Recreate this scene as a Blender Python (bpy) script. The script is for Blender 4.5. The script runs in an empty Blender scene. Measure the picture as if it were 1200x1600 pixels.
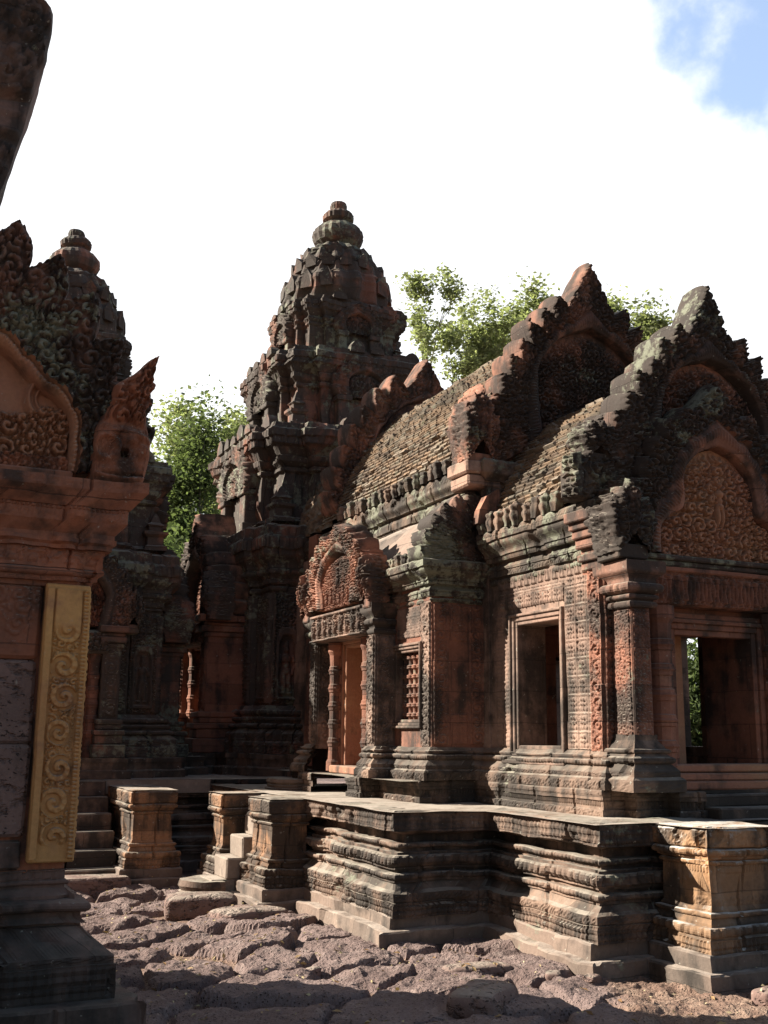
import bpy, math, random
import numpy as np
from mathutils import Vector, Matrix

# ------------------------------------------------------------------ camera, sky, sun, exposure
SC = bpy.context.scene
COL = SC.collection
F_PX = 1690.0
PITCH, YAW, ROLL = math.atan(350 / 1690.0), math.radians(24.9), 0.010
cam_d = bpy.data.cameras.new("camera")
cam = bpy.data.objects.new("camera", cam_d)
COL.objects.link(cam)
cam_d.sensor_fit = 'VERTICAL'
cam_d.sensor_height = 36.0
cam_d.lens = 36.0 * F_PX / 1600.0
cam_d.clip_start, cam_d.clip_end = 0.05, 2000.0
_f = Vector((math.sin(YAW) * math.cos(PITCH), math.cos(YAW) * math.cos(PITCH), math.sin(PITCH)))
_r = _f.cross(Vector((0, 0, 1))).normalized()
_u = _r.cross(_f)
_c, _s = math.cos(ROLL), math.sin(ROLL)
_r2, _u2 = _r * _c + _u * _s, _u * _c - _r * _s
cam.matrix_world = Matrix(((_r2.x, _u2.x, -_f.x, 0), (_r2.y, _u2.y, -_f.y, 0), (_r2.z, _u2.z, -_f.z, 1.6), (0, 0, 0, 1)))
SC.camera = cam
SC.view_settings.view_transform = 'Standard'
SC.view_settings.look = 'None'
SC.view_settings.exposure = 1.7
SC.view_settings.gamma = 1.0
SC.cycles.max_bounces = 6
SC.cycles.diffuse_bounces = 4
SC.cycles.use_denoising = True

SUN_DIR = Vector((-1.0, 0.69, 0.70)).normalized()          # towards the sun
sun_d = bpy.data.lights.new("sun", 'SUN')
sun_d.energy = 5.0
sun_d.angle = math.radians(0.5)
sun_d.color = (1.0, 0.93, 0.82)
sun = bpy.data.objects.new("sun", sun_d)
COL.objects.link(sun)
sun.location = (-30, 30, 40)
sun.rotation_euler = (-SUN_DIR).to_track_quat('-Z', 'Y').to_euler()

W = bpy.data.worlds.new("World")
SC.world = W
W.use_nodes = True
nt = W.node_tree
nt.nodes.clear()
def wn(t, **k):
    n = nt.nodes.new(t)
    for a, b in k.items():
        setattr(n, a, b)
    return n
wl = nt.links.new
w_out = wn('ShaderNodeOutputWorld')
w_bg = wn('ShaderNodeBackground')
w_sky = wn('ShaderNodeTexSky', sky_type='NISHITA', sun_disc=False, sun_elevation=math.asin(SUN_DIR.z),
           sun_rotation=math.atan2(SUN_DIR.x, SUN_DIR.y) % (2 * math.pi), air_density=1.0, dust_density=1.5, ozone_density=1.0)
w_tc = wn('ShaderNodeTexCoord')
w_noise = wn('ShaderNodeTexNoise')
w_noise.inputs['Scale'].default_value = 9.0
w_noise.inputs['Detail'].default_value = 7
w_noise.inputs['Roughness'].default_value = 0.55
wl(w_tc.outputs['Generated'], w_noise.inputs['Vector'])
# a gap of blue in the cloud up to the north-east, another low on the same side
def gap(d, size, depth):
    v = Vector(d).normalized()
    dot = wn('ShaderNodeVectorMath', operation='DOT_PRODUCT')
    nrm = wn('ShaderNodeVectorMath', operation='NORMALIZE')
    wl(w_tc.outputs['Generated'], nrm.inputs[0])
    wl(nrm.outputs[0], dot.inputs[0])
    dot.inputs[1].default_value = v
    mr = wn('ShaderNodeMapRange', interpolation_type='SMOOTHSTEP')
    mr.inputs['From Min'].default_value = math.cos(math.radians(size))
    mr.inputs['From Max'].default_value = math.cos(math.radians(size * 0.25))
    mr.inputs['To Min'].default_value = 0.0
    mr.inputs['To Max'].default_value = depth
    wl(dot.outputs['Value'], mr.inputs['Value'])
    return mr.outputs['Result']
def wadd(a, b, op='ADD'):
    m = wn('ShaderNodeMath', operation=op)
    for i, q in enumerate((a, b)):
        if isinstance(q, (int, float)):
            m.inputs[i].default_value = q
        else:
            wl(q, m.inputs[i])
    return m.outputs[0]
def pixdir(px, py):
    d = _f + _r2 * ((px - 600) / F_PX) - _u2 * ((py - 800) / F_PX)
    return d
g1 = gap(pixdir(1320, -100), 11.5, 0.42)
g2 = gap(pixdir(1270, 375), 6.5, 0.30)
g3 = gap((0.45, -0.8, 0.45), 88.0, 0.75)          # mostly clear sky behind the viewer
gs = wadd(wadd(g1, g2), g3)
dens = wadd(wadd(w_noise.outputs['Fac'], 0.17), gs, 'SUBTRACT')
w_mask = wn('ShaderNodeMapRange', interpolation_type='SMOOTHSTEP')
w_mask.inputs['From Min'].default_value = 0.24
w_mask.inputs['From Max'].default_value = 0.50
w_mask.inputs['To Min'].default_value = 0.13
wl(dens, w_mask.inputs['Value'])
w_mul = wn('ShaderNodeMix', data_type='RGBA', blend_type='MIX')
wl(w_mask.outputs['Result'], w_mul.inputs['Factor'])
w_gain = wn('ShaderNodeVectorMath', operation='SCALE')
wl(w_sky.outputs['Color'], w_gain.inputs[0])
wl(w_gain.outputs[0], w_mul.inputs['A'])
# a glaring bank of cloud stands in the west, beside the sun; the rest of the cloud is much dimmer
CLOUD_BANK = pixdir(480, 480).normalized()
_n = wn('ShaderNodeVectorMath', operation='NORMALIZE'); wl(w_tc.outputs['Generated'], _n.inputs[0])
_d = wn('ShaderNodeVectorMath', operation='DOT_PRODUCT'); wl(_n.outputs[0], _d.inputs[0]); _d.inputs[1].default_value = CLOUD_BANK
_m = wn('ShaderNodeMapRange', interpolation_type='SMOOTHSTEP')
for _k, _v in (('From Min', math.cos(math.radians(72))), ('From Max', math.cos(math.radians(34))), ('To Min', 1.35), ('To Max', 8.2)):
    _m.inputs[_k].default_value = _v
wl(_d.outputs['Value'], _m.inputs['Value'])
_cc = wn('ShaderNodeCombineColor'); wl(_m.outputs[0], _cc.inputs[0]); wl(wadd(_m.outputs[0], 1.02, 'MULTIPLY'), _cc.inputs[1]); wl(wadd(_m.outputs[0], 1.05, 'MULTIPLY'), _cc.inputs[2])
wl(_cc.outputs[0], w_mul.inputs['B'])
wl(wadd(wadd(_m.outputs[0], 0.16, 'MULTIPLY'), 0.9), w_gain.inputs['Scale'])      # clear air glows too beside the bank
wl(w_mul.outputs['Result'], w_bg.inputs['Color'])
w_bg.inputs['Strength'].default_value = 0.05
wl(w_bg.outputs[0], w_out.inputs[0])

# ------------------------------------------------------------------ numeric helpers
RNG = np.random.default_rng(7)
TAB = RNG.random(65536).astype(np.float32)
def h3(i, j, k, s=0):
    i = np.asarray(i).astype(np.int64); j = np.asarray(j).astype(np.int64); k = np.asarray(k).astype(np.int64)
    return TAB[((i * 73856093) ^ (j * 19349663) ^ (k * 83492791) ^ (s * 2654435)) & 65535]
def vnoise(P, f, s=0):
    Q = P * f
    I = np.floor(Q).astype(np.int64)
    w = Q - I
    w = w * w * (3 - 2 * w)
    r = 0
    for a in (0, 1):
        wa = w[:, 0] if a else 1 - w[:, 0]
        for b in (0, 1):
            wb = w[:, 1] if b else 1 - w[:, 1]
            for c in (0, 1):
                wc = w[:, 2] if c else 1 - w[:, 2]
                r = r + wa * wb * wc * h3(I[:, 0] + a, I[:, 1] + b, I[:, 2] + c, s)
    return r
def fbm(P, f, s=0, o=3):
    r, a, t = 0, 1.0, 0
    for i in range(o):
        r = r + a * vnoise(P, f * 2.03 ** i, s + i * 17)
        t += a
        a *= 0.5
    return r / t
def sstep(a, b, x):
    t = np.clip((x - a) / (b - a), 0, 1)
    return t * t * (3 - 2 * t)
def scroll(u, v, cell=0.12, seed=0, turns=1.3, jit=0.8):
    a = scroll1(u, v, cell, seed, turns, jit)
    b = scroll1(u, v, cell * 0.43, seed + 7, 1.1, 0.9)
    P = np.stack([np.asarray(u, float).ravel(), np.asarray(v, float).ravel(), np.zeros(np.size(u))], 1)
    k = sstep(.35, .65, fbm(P, 2.2 / cell * .25, seed + 3, 2)).reshape(np.shape(u))
    h = np.clip(a * (0.55 + 0.45 * k) * (0.72 + 0.28 * b) + 0.40 * b * (1 - k) + .05, 0, 1)
    return 0.70 * sstep(0.22, 0.42, h) + 0.30 * h
def scroll1(u, v, cell=0.12, seed=0, turns=1.3, jit=0.5):
    """carved foliage: every jittered cell holds a spiral, 0..1"""
    u = np.asarray(u, float) / cell
    v = np.asarray(v, float) / cell
    gi, gj = np.floor(u), np.floor(v)
    best = np.full(u.shape, 9.0)
    sec = np.full(u.shape, 9.0)
    ang = np.zeros(u.shape)
    sg = np.zeros(u.shape)
    for di in (-1, 0, 1):
        for dj in (-1, 0, 1):
            a, b = gi + di, gj + dj
            cx = a + 0.5 + jit * (h3(a, b, 1, seed) - 0.5)
            cy = b + 0.5 + jit * (h3(a, b, 2, seed) - 0.5)
            dx, dy = u - cx, v - cy
            d = np.sqrt(dx * dx + dy * dy)
            near = d < best
            sec = np.where(near, best, np.minimum(sec, d))
            best = np.where(near, d, best)
            ang = np.where(near, np.arctan2(dy, dx), ang)
            sg = np.where(near, np.where(h3(a, b, 3, seed) > 0.5, 1.0, -1.0), sg)
    h = 0.5 + 0.5 * np.cos(2 * np.pi * turns * best / 0.6 + sg * ang)
    lobes = 0.75 + 0.25 * np.cos(7 * ang)
    edge = sstep(0.0, 0.16, sec - best)
    return np.clip(h * np.where(best > 0.33, lobes, 1.0) * (0.25 + 0.75 * edge) + 0.25 * (best < 0.1), 0, 1)
def rosette_column(u, v, w, period, seed=0, ins=0.12):
    """pilaster scroll: one big spiral after another up the band (u across 0..w, v up), rims raised"""
    j = np.floor(v / period)
    c = (j + 0.5 + .10 * (h3(j, seed, 4) - .5)) * period
    side = np.where((j % 2) == 0, 1.0, -1.0)
    dx, dy = (u - w * 0.5 - side * w * 0.04), v - c
    r = np.sqrt(dx * dx + dy * dy) / (period * 0.5)
    th = np.arctan2(dy, dx)
    r = r * (1 + .14 * (h3(j, seed, 5) - .5))
    sp = 0.5 + 0.5 * np.cos(2 * np.pi * (1.45 + .35 * h3(j, seed, 6)) * r + side * th + 0.7 + 2 * h3(j, seed, 7))
    sp = sstep(.25, .6, sp) * (.86 + .14 * np.cos(9 * th) * (r > .4))
    sp = sp * (r < 0.82) + 0.25 * (r < 0.14)
    fol = scroll(u, v, period * 0.27, seed, 1.2) * (r >= 0.82) * 0.75
    e = np.minimum(u, w - u) / w
    wear = sstep(.36, .56, fbm(np.stack([np.ravel(u) + j.ravel() * 0, np.ravel(v), np.full(np.size(u), seed * 3.7)], 1), 9.0, seed, 3)).reshape(np.shape(u))
    sp, fol = sp * (.72 + .28 * wear), fol * (.55 + .45 * wear)
    return np.where(e < ins, 0.85 - 0.3 * ((np.floor(v / 0.03) % 2) == 0) * (e > ins * .35), sp + fol) * sstep(0, 0.02, e + .012)
def tapestry(u, v, cell=0.15):
    a = (u / cell) % 1.0
    b = (v / cell) % 1.0
    e = np.minimum(np.minimum(a, 1 - a), np.minimum(b, 1 - b))
    dx, dy = a - 0.5, b - 0.5
    r = np.sqrt(dx * dx + dy * dy)
    th = np.arctan2(dy, dx)
    fl = (0.5 + 0.5 * np.cos(4 * th)) * sstep(0.42, 0.3, r) * sstep(0.05, 0.14, r) + (r < 0.08)
    dg = (0.5 + 0.5 * np.cos(4 * th + np.pi)) * sstep(0.55, 0.42, r) * sstep(0.2, 0.3, r)
    return np.where(e < 0.055, 0.9, np.maximum(fl, 0.85 * dg))
def figure_h(u, v, h):
    """relief of a standing figure, feet at v=0, height h, centred on u=0; bulge 0..1"""
    x, y = u / h, v / h
    def el(cx, cy, rx, ry, amp=1.0, rot=0.0):
        c, s = math.cos(rot), math.sin(rot)
        dx, dy = x - cx, y - cy
        a, b = (dx * c + dy * s) / rx, (-dx * s + dy * c) / ry
        return amp * np.sqrt(np.clip(1 - a * a - b * b, 0, 1))
    parts = [el(0, 0.86, 0.052, 0.068, 1.0), el(0, 0.955, 0.042, 0.075, .8), el(0, 0.69, 0.105, 0.10, 1.0), el(0, 0.56, 0.07, 0.11, .9),
             el(0, 0.45, 0.10, 0.09, 1.0), el(-.052, .27, .058, .25, .9), el(.052, .27, .058, .25, .9), el(-.07, .02, .06, .028, .8),
             el(.07, .02, .06, .028, .8), el(-.15, .60, .032, .17, .8, -.12), el(.14, .66, .034, .11, .8, .2), el(.155, .51, .03, .12, .75, -.3),
             el(-.165, .42, .035, .05, .7), el(.12, .40, .033, .045, .7), el(0, .76, .03, .06, .8)]
    return np.maximum.reduce(parts)

# ------------------------------------------------------------------ mesh builder
class MB:
    """collects patches in a local frame: u along a face, w outward, z up"""
    def __init__(s, O=(0, 0, 0), U=(1, 0, 0), Wv=(0, 1, 0)):
        s.V, s.F, s.S, s.A, s.n = [], [], [], [], 0
        s.frame(O, U, Wv)
    def frame(s, O, U, Wv):
        s.O, s.U, s.Wv = np.array(O, float), np.array(U, float), np.array(Wv, float)
        return s
    def pts(s, u, w, z):
        u, w, z = np.broadcast_arrays(np.asarray(u, float), np.asarray(w, float), np.asarray(z, float))
        P = s.O + u[..., None] * s.U + w[..., None] * s.Wv
        P[..., 2] += z
        return P
    def add(s, P, F, smooth=False, attr=None):
        P = np.asarray(P, float).reshape(-1, 3)
        F = np.asarray(F, np.int64)
        s.V.append(P)
        s.F.append(F + s.n)
        s.S.append(np.full(len(F), smooth))
        s.A.append(np.zeros(len(P)) if attr is None else np.asarray(attr, float).ravel())
        s.n += len(P)
    def grid(s, P, smooth=True, attr=None, wrap=False):
        m, n = P.shape[:2]
        I = np.arange(m * n).reshape(m, n)
        if wrap:
            I = np.concatenate([I, I[:, :1]], 1)
        F = np.stack([I[:-1, :-1], I[:-1, 1:], I[1:, 1:], I[1:, :-1]], -1).reshape(-1, 4)
        s.add(P, F, smooth, attr)
    def box(s, u0, u1, w0, w1, z0, z1, c=0.008, sub=0.0):
        """chamfered block"""
        lo, hi = np.array([u0, w0, z0], float), np.array([u1, w1, z1], float)
        lo, hi = np.minimum(lo, hi), np.maximum(lo, hi)
        c = min(c, 0.3 * (hi - lo).min())
        L = []
        for ax in range(3):
            for sd in (0, 1):
                for b in (0, 1):
                    for d in (0, 1):
                        p = [0, 0, 0]
                        o1, o2 = [q for q in range(3) if q != ax]
                        p[ax] = (lo, hi)[sd][ax]
                        p[o1] = lo[o1] + c if b == 0 else hi[o1] - c
                        p[o2] = lo[o2] + c if d == 0 else hi[o2] - c
                        L.append(p)
        L = np.array(L)
        def vid(ax, sd, b, d):
            return ax * 8 + sd * 4 + b * 2 + d
        Q = []
        for ax in range(3):
            for sd in (0, 1):
                Q.append([vid(ax, sd, 0, 0), vid(ax, sd, 1, 0), vid(ax, sd, 1, 1), vid(ax, sd, 0, 1)])
        T = []
        def v3(ax, sx):       # vertex on face ax nearest corner sx
            o = [q for q in range(3) if q != ax]
            return vid(ax, sx[ax], sx[o[0]], sx[o[1]])
        for ax in range(3):   # edges along ax
            a, b = [q for q in range(3) if q != ax]
            for sa in (0, 1):
                for sb in (0, 1):
                    c0 = [0, 0, 0]; c1 = [0, 0, 0]
                    c0[a] = c1[a] = sa; c0[b] = c1[b] = sb
                    c0[ax], c1[ax] = 0, 1
                    Q.append([v3(a, c0), v3(a, c1), v3(b, c1), v3(b, c0)])
        for sx in np.ndindex(2, 2, 2):
            T.append([v3(0, sx), v3(1, sx), v3(2, sx)])
        P = s.pts(L[:, 0], L[:, 1], L[:, 2])
        n0 = s.n
        s.add(P, np.array(Q))
        s.F.append(np.array(T) + n0)
        s.S.append(np.zeros(len(T), bool))
    def lathe(s, u, w, prof, n=14, ribs=0, rib=0.0, smooth=True, squash=(1, 1)):
        th = np.linspace(0, 2 * np.pi, n, endpoint=False)
        r = np.array([p[0] for p in prof])[:, None]
        z = np.array([p[1] for p in prof])[:, None]
        rr = r * (1 + (rib * np.cos(ribs * th)[None, :] if ribs else 0))
        s.grid(s.pts(u + rr * np.cos(th) * squash[0], w + rr * np.sin(th) * squash[1], z + 0 * rr), smooth, wrap=True)
    def poly(s, P, smooth=False):
        s.add(np.asarray(P), np.arange(len(P))[None, :], smooth)
    def prism(s, pts, w0, w1, smooth=False):
        """outline (u,z) given thickness from w0 to w1"""
        a = np.array(pts, float)
        A, B = s.pts(a[:, 0], w0, a[:, 1]), s.pts(a[:, 0], w1, a[:, 1])
        n = len(a)
        s.add(A, np.arange(n)[None, ::-1]); s.add(B, np.arange(n)[None, :])
        i = np.arange(n); j = (i + 1) % n
        s.add(np.concatenate([A, B]), np.stack([i, j, j + n, i + n], -1), smooth)
    def relief(s, u0, z0, w, h, fn, w0=0.0, amp=0.02, res=0.012, side=True):
        """carved panel in the face plane: height field fn(u,z) (0..1) * amp"""
        nu, nv = max(3, int(w / res)), max(3, int(h / res))
        u, v = np.meshgrid(np.linspace(0, w, nu), np.linspace(0, h, nv))
        H = fn(u, v) * amp
        e = np.minimum(np.minimum(u, w - u), np.minimum(v, h - v))
        ww = w0 + H
        ww = np.where(e < 1e-6, w0 - 0.03, ww)
        s.grid(s.pts(u0 + u, ww, z0 + v), True)
    def build(s, name, mat, parent=None, warp=0.0, wf=3.0, block=0.0, seed=0, loc=None):
        V = np.concatenate(s.V) if s.V else np.zeros((0, 3))
        if block:
            cz = np.floor(V[:, 2] / 0.29)
            k = np.floor((V[:, 0] + V[:, 1]) / 0.62 + 0.5 * (cz % 2))
            for ax in range(2):
                V[:, ax] += block * (h3(cz, k, ax, 5 + seed) - 0.5)
        if warp:
            D = np.stack([fbm(V, wf, 11 + seed + 31 * a, 3) - 0.5 for a in range(3)], 1) * 2 * warp
            V = V + D
        base = np.zeros(3) if loc is None else np.array(loc, float)
        me = bpy.data.meshes.new(name)
        me.vertices.add(len(V))
        me.vertices.foreach_set('co', (V - base).astype(np.float32).ravel())
        tot = np.concatenate([np.full(len(f), f.shape[1]) for f in s.F]) if s.F else np.zeros(0, int)
        idx = np.concatenate([f.ravel() for f in s.F]) if s.F else np.zeros(0, int)
        me.loops.add(len(idx))
        me.loops.foreach_set('vertex_index', idx.astype(np.int32))
        me.polygons.add(len(tot))
        me.polygons.foreach_set('loop_start', (np.cumsum(tot) - tot).astype(np.int32))
        me.polygons.foreach_set('use_smooth', np.concatenate(s.S).astype(bool))
        at = np.concatenate(s.A)
        if at.any():
            a = me.attributes.new('rnd', 'FLOAT', 'POINT')
            a.data.foreach_set('value', at.astype(np.float32))
        me.update(calc_edges=True)
        me.validate()
        if mat is not None:
            me.materials.append(mat)
        o = bpy.data.objects.new(name, me)
        COL.objects.link(o)
        o.location = base
        if parent is not None:
            o.parent = parent
            pw = parent_world(parent)
            o.location = base - pw
        return o
def parent_world(o):
    p = np.zeros(3)
    while o is not None:
        p = p + np.array(o.location)
        o = o.parent
    return p
def E_(O):           # faces -y (east front): u -> +x, outward -> -y
    return MB(O, (1, 0, 0), (0, -1, 0))
def S_(O):           # faces -x (sunlit south side): u -> -y, outward -> -x
    return MB(O, (0, -1, 0), (-1, 0, 0))
def thing(name, label, cat, loc, group=None):
    o = bpy.data.objects.new(name, None)
    COL.objects.link(o)
    o.location = loc
    o.empty_display_size = 0.2
    o['label'] = label
    o['category'] = cat
    if group:
        o['group'] = group
    return o
def tag(o, label, cat, group=None):
    o['label'] = label
    o['category'] = cat
    if group:
        o['group'] = group
    return o

# ------------------------------------------------------------------ profiles and sweeps
def prof(d, z, *cmds):
    """list of (offset, z, amp, period, kind)"""
    L = [(d, z, 0, 0, '')]
    for c in cmds:
        k = c[0]
        if k == 'v':
            n = max(1, int(c[1] / 0.12))
            for i in range(n):
                L.append((d, z + c[1] * (i + 1) / n, 0, 0, ''))
            z += c[1]
        elif k == 'h':
            d += c[1]; L.append((d, z, 0, 0, ''))
        elif k == 's':
            n = max(1, int(math.hypot(c[1], c[2]) / 0.08))
            for i in range(n):
                L.append((d + c[1] * (i + 1) / n, z + c[2] * (i + 1) / n, 0, 0, ''))
            d += c[1]; z += c[2]
        elif k == 'r':       # half round, optional beads: ('r', dz, bulge, amp, period)
            amp, per = (c[3], c[4]) if len(c) > 3 else (0, 0)
            n = 7
            for i in range(1, n + 1):
                a = math.pi * i / n
                L.append((d + c[2] * math.sin(a), z + c[1] * (1 - math.cos(a)) / 2, amp * math.sin(a), per, 'bead'))
            z += c[1]
        elif k == 'c':       # ogee from d to d+dd
            n = 7
            for i in range(1, n + 1):
                t = i / n
                L.append((d + c[1] * (t * t * (3 - 2 * t)), z + c[2] * t, 0, 0, ''))
            d += c[1]; z += c[2]
        elif k == 'V':       # carved band ('V', dz, amp, period, kind)
            n = max(4, int(c[1] / 0.013))
            for i in range(n + 1):
                t = i / n
                L.append((d, z + c[1] * t, c[2] * min(1, 6 * t, 6 * (1 - t)), c[3], c[4]))
            z += c[1]
    return L
def mitres(path, closed):
    P = [np.array(p, float) for p in path]
    n = len(P)
    segs = n if closed else n - 1
    N = []
    for i in range(segs):
        d = P[(i + 1) % n] - P[i]
        d = d / np.linalg.norm(d)
        N.append(np.array([d[1], -d[0]]))
    M = []
    for i in range(n):
        if closed:
            a, b = N[i - 1], N[i]
        else:
            a, b = N[max(0, i - 1)], N[min(segs - 1, i)]
        M.append((a + b) / (1 + a @ b))
    return P, N, M
def sweep(mb, path, pf, closed=False, step=0.05, skip=(), smooth=False):
    P, N, M = mitres(path, closed)
    n = len(P)
    d = np.array([q[0] for q in pf])[:, None]
    z = np.array([q[1] for q in pf])[:, None]
    for i in range(n if closed else n - 1):
        if i in skip:
            continue
        A, B, mA, mB, nn = P[i], P[(i + 1) % n], M[i], M[(i + 1) % n], N[i]
        L = np.linalg.norm(B - A)
        k = max(1, int(math.ceil(L / step)))
        t = np.linspace(0, 1, k + 1)[None, :]
        XY = (A + d[..., None] * mA) * (1 - t[..., None]) + (B + d[..., None] * mB) * t[..., None]
        if any(q[2] for q in pf):
            fade = sstep(0.0, 0.025, np.minimum(t, 1 - t) * L)
            s = (t - 0.5) * L
            X = np.zeros((len(pf), k + 1))
            for r, q in enumerate(pf):
                if q[2]:
                    if q[4] == 'bead':
                        f = (s / q[3]) % 1.0
                        X[r] = q[2] * np.sqrt(np.clip(1 - (2 * f - 1) ** 2, 0, 1))[0] - 0.5 * q[2]
                    elif q[4] == 'petal':
                        f = (s / q[3]) % 1.0
                        X[r] = q[2] * (np.clip(1 - np.abs(2 * f - 1) ** 3, 0, 1) * (0.75 + 0.25 * np.cos(4 * np.pi * f)))[0] - 0.5 * q[2]
                    elif q[4] == 'dent':
                        X[r] = q[2] * (((s / q[3]) % 1.0) > 0.45)[0]
                    elif q[4] == 'dia':
                        f = (s / q[3]) % 1.0
                        X[r] = q[2] * np.cos(2 * np.pi * (f + q[1] / q[3]))[0] * np.cos(2 * np.pi * (f - q[1] / q[3]))[0]
                    else:
                        X[r] = q[2] * scroll(s, np.full_like(s, q[1]), q[3], 3)[0]
            if step <= 0.036 and L > .2:
                # open joints between the stones of each course, and dents where edges have broken away
                cz = np.floor(z / .21)
                f = ((s + A[0] + A[1]) / .58 + h3(cz, 3, 1, 12)) % 1.0
                X = X - .020 * (np.minimum(f, 1 - f) * .58 < step * .62)
                Q = np.concatenate([XY, np.broadcast_to(z[..., None], XY.shape[:2] + (1,))], -1).reshape(-1, 3)
                X = X - .035 * sstep(.60, .70, fbm(Q, 3.6, 51, 3)).reshape(X.shape)
            XY = XY + (X * fade)[..., None] * nn
        PP = np.concatenate([XY, np.broadcast_to(z[..., None], XY.shape[:2] + (1,))], -1)
        # path is given in local (u, w) with w = distance to the viewer side reversed: here plain x,y
        mb.grid(mb.O + PP, smooth)
def rect(x0, x1, y0, y1):
    return [(x0, y0), (x1, y0), (x1, y1), (x0, y1)]      # counter-clockwise
def flat(mb, x0, x1, y0, y1, z, step=0.15):
    nx, ny = max(1, int((x1 - x0) / step)), max(1, int((y1 - y0) / step))
    X, Y = np.meshgrid(np.linspace(x0, x1, nx + 1), np.linspace(y0, y1, ny + 1))
    mb.grid(mb.O + np.stack([X, Y, np.full_like(X, z)], -1), False)
def wall(mb, u0, u1, z0, z1, th, ops=()):
    """wall slab from face w=0 back to w=-th with openings (ua,ub,za,zb)"""
    u = u0
    for a, b, c, d in sorted(ops):
        if a - u > 1e-4:
            mb.box(u, a, -th, 0, z0, z1, 0.004)
        if c - z0 > 1e-4:
            mb.box(a, b, -th, 0, z0, c, 0.004)
        if z1 - d > 1e-4:
            mb.box(a, b, -th, 0, d, z1, 0.004)
        u = b
    if u1 - u > 1e-4:
        mb.box(u, u1, -th, 0, z0, z1, 0.004)
def nested_frame(mb, a, b, c, d, steps, bottom=True):
    """rings round an opening; steps = list of (width, proud) from the opening outward"""
    for wd, pr in steps:
        back = -0.10
        mb.box(a - wd, a, back, pr, c - (wd if bottom else 0), d + wd, 0.006)
        mb.box(b, b + wd, back, pr, c - (wd if bottom else 0), d + wd, 0.006)
        mb.box(a, b, back, pr - .002, d, d + wd, 0.006)
        if bottom:
            mb.box(a, b, back, pr - .002, c - wd, c, 0.006)
        a -= wd; b += wd; d += wd
        if bottom:
            c -= wd

# ------------------------------------------------------------------ materials
def new_mat(name):
    m = bpy.data.materials.new(name)
    m.use_nodes = True
    t = m.node_tree
    t.nodes.clear()
    return m, t
class NT:
    def __init__(s, t): s.t = t
    def n(s, typ, ins=None, **k):
        q = s.t.nodes.new(typ)
        for a, b in k.items(): setattr(q, a, b)
        for a, b in (ins or {}).items(): s.set(q, a, b)
        return q
    def set(s, q, a, b):
        if hasattr(b, 'is_output') or isinstance(b, bpy.types.NodeSocket): s.t.links.new(b, q.inputs[a])
        else: q.inputs[a].default_value = b
    def noise(s, vec, scale, detail=5, rough=0.55, dist=0.0):
        return s.n('ShaderNodeTexNoise', {'Vector': vec, 'Scale': scale, 'Detail': detail, 'Roughness': rough, 'Distortion': dist}).outputs['Fac']
    def mr(s, v, a, b, c=0.0, d=1.0):
        return s.n('ShaderNodeMapRange', {'Value': v, 'From Min': a, 'From Max': b, 'To Min': c, 'To Max': d}, interpolation_type='SMOOTHSTEP').outputs['Result']
    def math(s, op, a, b=0.0, clamp=False):
        q = s.n('ShaderNodeMath', operation=op, use_clamp=clamp); s.set(q, 0, a); s.set(q, 1, b); return q.outputs[0]
    def mix(s, f, a, b, blend='MIX'):
        q = s.n('ShaderNodeMix', data_type='RGBA', blend_type=blend)
        s.set(q, 'Factor', f); s.set(q, 'A', a if not isinstance(a, tuple) else (*a, 1)); s.set(q, 'B', b if not isinstance(b, tuple) else (*b, 1))
        return q.outputs['Result']
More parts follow.
